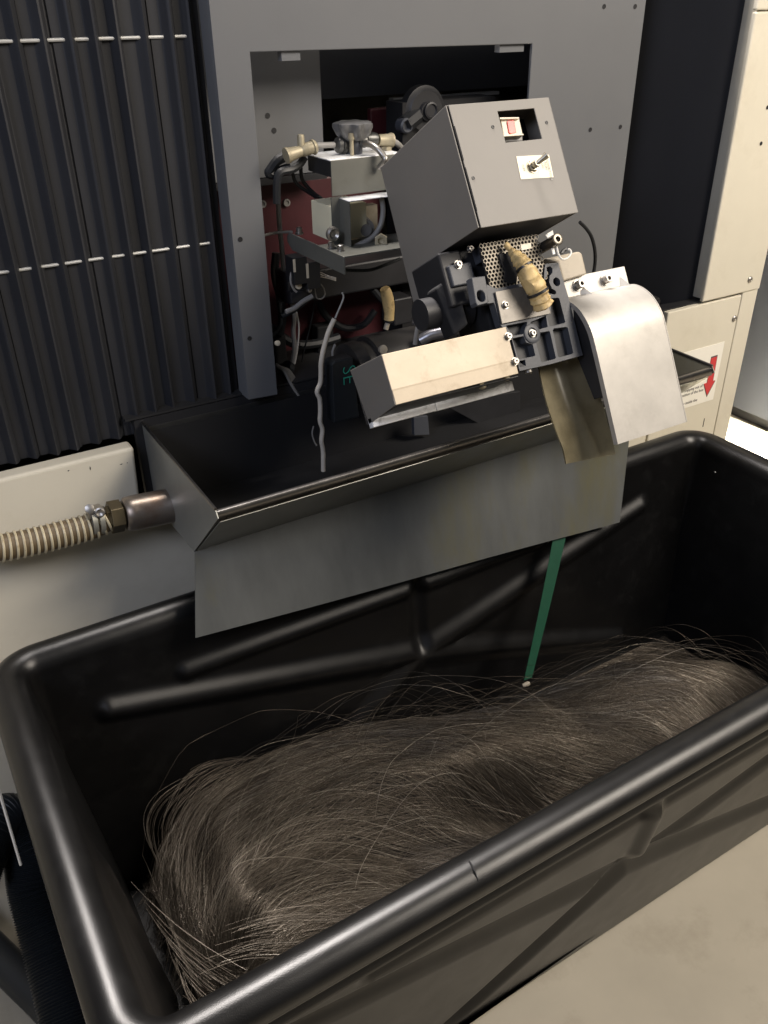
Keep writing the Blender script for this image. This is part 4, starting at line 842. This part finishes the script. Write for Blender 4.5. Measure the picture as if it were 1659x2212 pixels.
def strands(N, npt, step, lift, jitter, curl, x_rng, y_rng, rad, arc=0., seed=1, clump=0, thin=None):
    R = np.random.default_rng(seed)
    if clump:
        nc_ = N // clump; cx_ = R.uniform(*x_rng, nc_); cy_ = R.uniform(*y_rng, nc_); ci = R.integers(0, nc_, N); cj = R.normal(0, jitter, nc_)
        x = cx_[ci] + R.normal(0, .007, N); y = cy_[ci] + R.normal(0, .007, N)
    else: x = R.uniform(*x_rng, N); y = R.uniform(*y_rng, N); cj = None
    if thin is not None:
        keep = R.random(N) < thin(x, y); x = x[keep]; y = y[keep]
        if cj is not None: ci = ci[keep]
        N = len(x)
    base = R.uniform(0, 1, N) ** 1.5 * lift; jit = R.normal(0, jitter, N) if cj is None else cj[ci] + R.normal(0, jitter * .35, N); st_ = step * R.uniform(.5, 1.5, N); cu = R.normal(0, curl, N); arcs = arc * R.uniform(.2, 1, N) ** 2
    flip = R.random(N) < .5
    P = np.zeros((N, npt, 3)); th0 = field(x, y); th = np.where(flip, th0 + math.pi, th0) + jit
    for k in range(npt):
        P[:, k, 0] = x; P[:, k, 1] = y; t = k / (npt - 1)
        P[:, k, 2] = height(x, y) + base + arcs * np.sin(t * math.pi * .9) + .0006 * np.sin(k * 1.3 + jit * 40)
        f = field(x, y); f = np.where(flip, f + math.pi, f)
        # pick the branch of the axis field nearest the present heading
        dlt = (f - th + math.pi / 2) % math.pi - math.pi / 2
        th = th + dlt * .35 * (1 - min(1, jitter)) + cu
        x = np.clip(x + np.cos(th) * st_, xi0 + .005, xi1); y = np.clip(y + np.sin(th) * st_, yi0, yi1)
    P[:, :, 2] = np.maximum(P[:, :, 2], .04)
    return P, np.full(N, rad) * R.uniform(.75, 1.25, N), R.random(N)
def thin_left(x, y):
    k_ = 1 - .90 * np.clip((.50 - x) / .14, 0, 1) * np.clip((.85 - y) / .06, 0, 1)
    patch = np.sin(x * 19 + 4 * np.sin(y * 9)) * np.sin(y * 27 + 3 * np.sin(x * 7) + 1)
    f = crest(x)[0] - y; hollow = np.exp(-((f - .135) / .035) ** 2) * np.clip((x - .3) / .15, 0, 1) * np.clip((1.0 - x) / .12, 0, 1)
    return k_ * np.clip(.78 + .45 * patch, .30, 1) * (1 - .55 * hollow)
def fan(n, a0, a1, b0, b1, z, bow, rad, seed):
    R = np.random.default_rng(seed); P = np.zeros((n, 14, 3))
    for i in range(n):
        q = R.random(); w_ = R.random(); A_a = onZ(a0[0] + (a1[0] - a0[0]) * q, a0[1] + (a1[1] - a0[1]) * q, z + R.normal(0, .008)); q2 = np.clip(q + R.normal(0, .16), 0, 1)
        B_b = onZ(b0[0] + (b1[0] - b0[0]) * q2, b0[1] + (b1[1] - b0[1]) * q2, z - .02 + R.normal(0, .008)); t0 = R.uniform(0, .45); t1 = R.uniform(.6, 1.)
        for k in range(14):
            t = t0 + (t1 - t0) * k / 13; p = A_a * (1 - t) + B_b * t; n_ = np.array([B_b[1] - A_a[1], A_a[0] - B_b[0], 0]); n_ /= np.linalg.norm(n_)
            P[i, k] = p + n_ * bow * math.sin(t * math.pi) * (1 + .3 * w_) + np.array([0, 0, .012 * w_ * math.sin(t * math.pi)])
    return P, rad * R.uniform(.7, 1.3, n), .35 + .63 * R.random(n) ** 1.5
groups = [strands(15000, 15, .028, .005, .11, .006, (.09, 1.56), (.63, 1.14), .00028, seed=1, clump=26, thin=thin_left),
          strands(7000, 14, .028, .004, .07, .006, (.09, 1.56), (.63, 1.14), .00029, seed=11, thin=thin_left),
          fan(34, (262, 1880), (400, 2090), (600, 2130), (520, 2290), .29, .016, .0003, 21),
          fan(42, (450, 2010), (420, 2110), (800, 1950), (660, 2080), .28, -.012, .0003, 22),
          fan(60, (380, 1900), (350, 1760), (640, 1620), (560, 1640), .30, -.045, .0003, 23),
          fan(60, (430, 1990), (360, 1900), (640, 1640), (480, 1650), .30, -.070, .00028, 24),
          strands(500, 15, .018, .008, .35, .03, (.09, 1.56), (.64, 1.13), .00030, seed=2, thin=thin_left),
          strands(200, 20, .016, .004, .7, .04, (.12, 1.5), (.70, 1.12), .00030, arc=.055, seed=3),
          strands(150, 30, .016, .004, .8, .045, (.3, 1.5), (.80, 1.10), .00032, arc=.14, seed=5)]
def wires(groups, name, mat_, parent):
    V = []; F = []; T_ = []; off = 0
    for P, rad, tone in groups:
        N, n, _ = P.shape; t = np.gradient(P, axis=1); t /= np.maximum(np.linalg.norm(t, axis=2, keepdims=True), 1e-9)
        up = np.zeros_like(t); up[..., 2] = 1; a = np.cross(t, up); a /= np.maximum(np.linalg.norm(a, axis=2, keepdims=True), 1e-6); b = np.cross(a, t)
        r = rad[:, None, None]
        ring = np.stack([P + r * (a * math.cos(q) + b * math.sin(q)) for q in (math.pi / 2, math.pi / 2 + 2.094, math.pi / 2 + 4.189)], axis=2)
        V.append(ring.reshape(-1, 3)); ids = np.arange(N * n * 3).reshape(N, n, 3) + off
        for k in range(3):
            k2 = (k + 1) % 3; F.append(np.stack([ids[:, :-1, k], ids[:, :-1, k2], ids[:, 1:, k2], ids[:, 1:, k]], axis=-1).reshape(-1, 4))
        T_.append(np.repeat(tone, n * 3)); off += N * n * 3
    V = np.concatenate(V) - np.array(parent['_o']); F = np.concatenate(F); T_ = np.concatenate(T_)
    me = bpy.data.meshes.new(name); me.vertices.add(len(V)); me.vertices.foreach_set('co', V.ravel().astype(np.float32))
    me.loops.add(F.size); me.loops.foreach_set('vertex_index', F.ravel().astype(np.int32)); me.polygons.add(len(F))
    me.polygons.foreach_set('loop_start', (np.arange(len(F)) * 4).astype(np.int32)); me.polygons.foreach_set('loop_total', np.full(len(F), 4, np.int32))
    at_ = me.attributes.new('tone', 'FLOAT', 'POINT'); at_.data.foreach_set('value', T_.astype(np.float32))
    me.update(calc_edges=True); me.materials.append(mat_); me.shade_smooth()
    o = bpy.data.objects.new(name, me); COL.objects.link(o); o.parent = parent; o['kind'] = 'stuff'; o['_o'] = parent['_o']; return o
M_wire = bpy.data.materials.new('scrap_wire'); M_wire.use_nodes = True
n = M_wire.node_tree.nodes; L = M_wire.node_tree.links; b = n['Principled BSDF']; b.inputs['Metallic'].default_value = .75; b.inputs['Roughness'].default_value = .40
at_ = n.new('ShaderNodeAttribute'); at_.attribute_name = 'tone'; rp = n.new('ShaderNodeValToRGB'); L.new(at_.outputs['Fac'], rp.inputs[0]); L.new(rp.outputs[0], b.inputs['Base Color'])
el = rp.color_ramp.elements; el[0].position = 0; el[0].color = (.072, .059, .045, 1); el[1].position = 1; el[1].color = (.44, .40, .34, 1); e = el.new(.6); e.color = (.118, .099, .078, 1); e = el.new(.9); e.color = (.20, .174, .142, 1)
wires(groups, 'loose_wires', M_wire, hp_)

# green strap
gs = [onZ(1218, 1155, .40), onZ(1140, 1480, .30)]
p0 = onY(1213, 1160, 1.175); p0b = onY(1226, 1158, 1.175); q0 = onY(1137, 1462, 1.0); 
g = G(); N_ = 14; a_ = []; b_ = []
A0 = onY(1203, 1120, 1.196); A1 = onY(1233, 1112, 1.196); B0 = onY(1132, 1470, 1.05); B1 = onY(1149, 1464, 1.05)
for i in range(N_ + 1):
    t = i / N_; bow = .002 * math.sin(t * math.pi)
    a_.append(A0 * (1 - t) + B0 * t + np.array([bow * .4, -bow, 0])); b_.append(A1 * (1 - t) + B1 * t + np.array([bow * .4, -bow, 0]))
ia = g.pts(a_); ib = g.pts(b_); ic = g.pts([p + np.array([0, .0009, 0]) for p in a_]); id_ = g.pts([p + np.array([0, .0009, 0]) for p in b_])
for k in range(N_): g.f += [[ia[k], ib[k], ib[k + 1], ia[k + 1]], [ic[k], ic[k + 1], id_[k + 1], id_[k]], [ia[k], ia[k + 1], ic[k + 1], ic[k]], [ib[k], id_[k], id_[k + 1], ib[k + 1]]]
g.f += [[ia[0], ic[0], id_[0], ib[0]], [ia[-1], ib[-1], id_[-1], ic[-1]]]
tag(g.build('plastic_strap', M_green, None, base=tuple(B0), smooth=True), 'green plastic strap hanging from under the apron down onto the wire', 'strap')
c = onY(1137, 1478, 1.03)
g = G(); g.lathe(c, (1, -.4, .3), [(-.008, .0), (-.008, .004), (.004, .0055), (.008, .003), (.008, 0)], 10); tag(g.build('strap_crimp', M_tan, None, base=tuple(c), smooth=True), 'small brass coloured crimp at the lower end of the green strap', 'crimp')

# ================================================================== LEFT FLOOR CLUTTER
cd = [onX(15, 1745, -.075) * 0, ]
def onF(px, py, z): return onZ(px, py, z)
pth = smooth_path([onF(-60, 1900, .30), onF(-20, 1800, .33), onF(20, 1770, .32), onF(60, 1830, .28), onF(75, 1930, .22), onF(110, 2060, .16), onF(150, 2230, .10), onF(170, 2400, .05)], 8)
co = thing('corrugated_conduit', 'thick black corrugated conduit curving down beside the left end of the tub', 'conduit', tuple(pth[-1]))
g = G(); ex = []; rr = []
for i in range(len(pth) - 1):
    for k_ in range(6): t = k_ / 6; ex.append(pth[i] * (1 - t) + pth[i + 1] * t); rr.append(.040 + (.0025 if len(ex) % 2 else -.0015))
g.tube(ex, rr, 24); g.build('tube', M_conduit, co, smooth=True)
g = G(); a = onF(0, 1715, .50); b = onF(45, 1868, .36); g.tube([a + (a - b) * .3, b], .0022, 8); tag(g.build('thin_rod', M_white, None, base=tuple(b)), 'thin white wire slanting down at the far left beside the tub rim', 'wire')
g = G(); pth2 = smooth_path([onF(-120, 1960, .04), onF(-40, 2030, .035), onF(40, 2110, .033), onF(120, 2190, .032), onF(190, 2290, .032)], 6); g.tube(pth2, .03, 14); tag(g.build('black_hose', M_conduit, None, base=tuple(pth2[-1]), smooth=True), 'short black hose lying on the floor at the lower left corner', 'hose')

# ================================================================== CABINET ACROSS THE AISLE
cab = thing('grey_cabinet', 'blue grey cabinet across the aisle at the far right', 'cabinet', (3.2, 2.2, 0))
cx = 2.92
lo1 = onX(1575, 875, cx); lo2 = onX(1659, 905, cx)
g = G(); g.box((cx, .9, lo1[2]), (cx + .6, 3.4, 2.1)); g.build('body', M_cab, cab, bevel=.004)
g = G(); g.box((cx + .03, .9, .0), (cx + .58, 3.38, lo1[2] - .001)); g.build('plinth', M_dark, cab)

for o in list(bpy.data.objects):
    if '_o' in o: del o['_o']
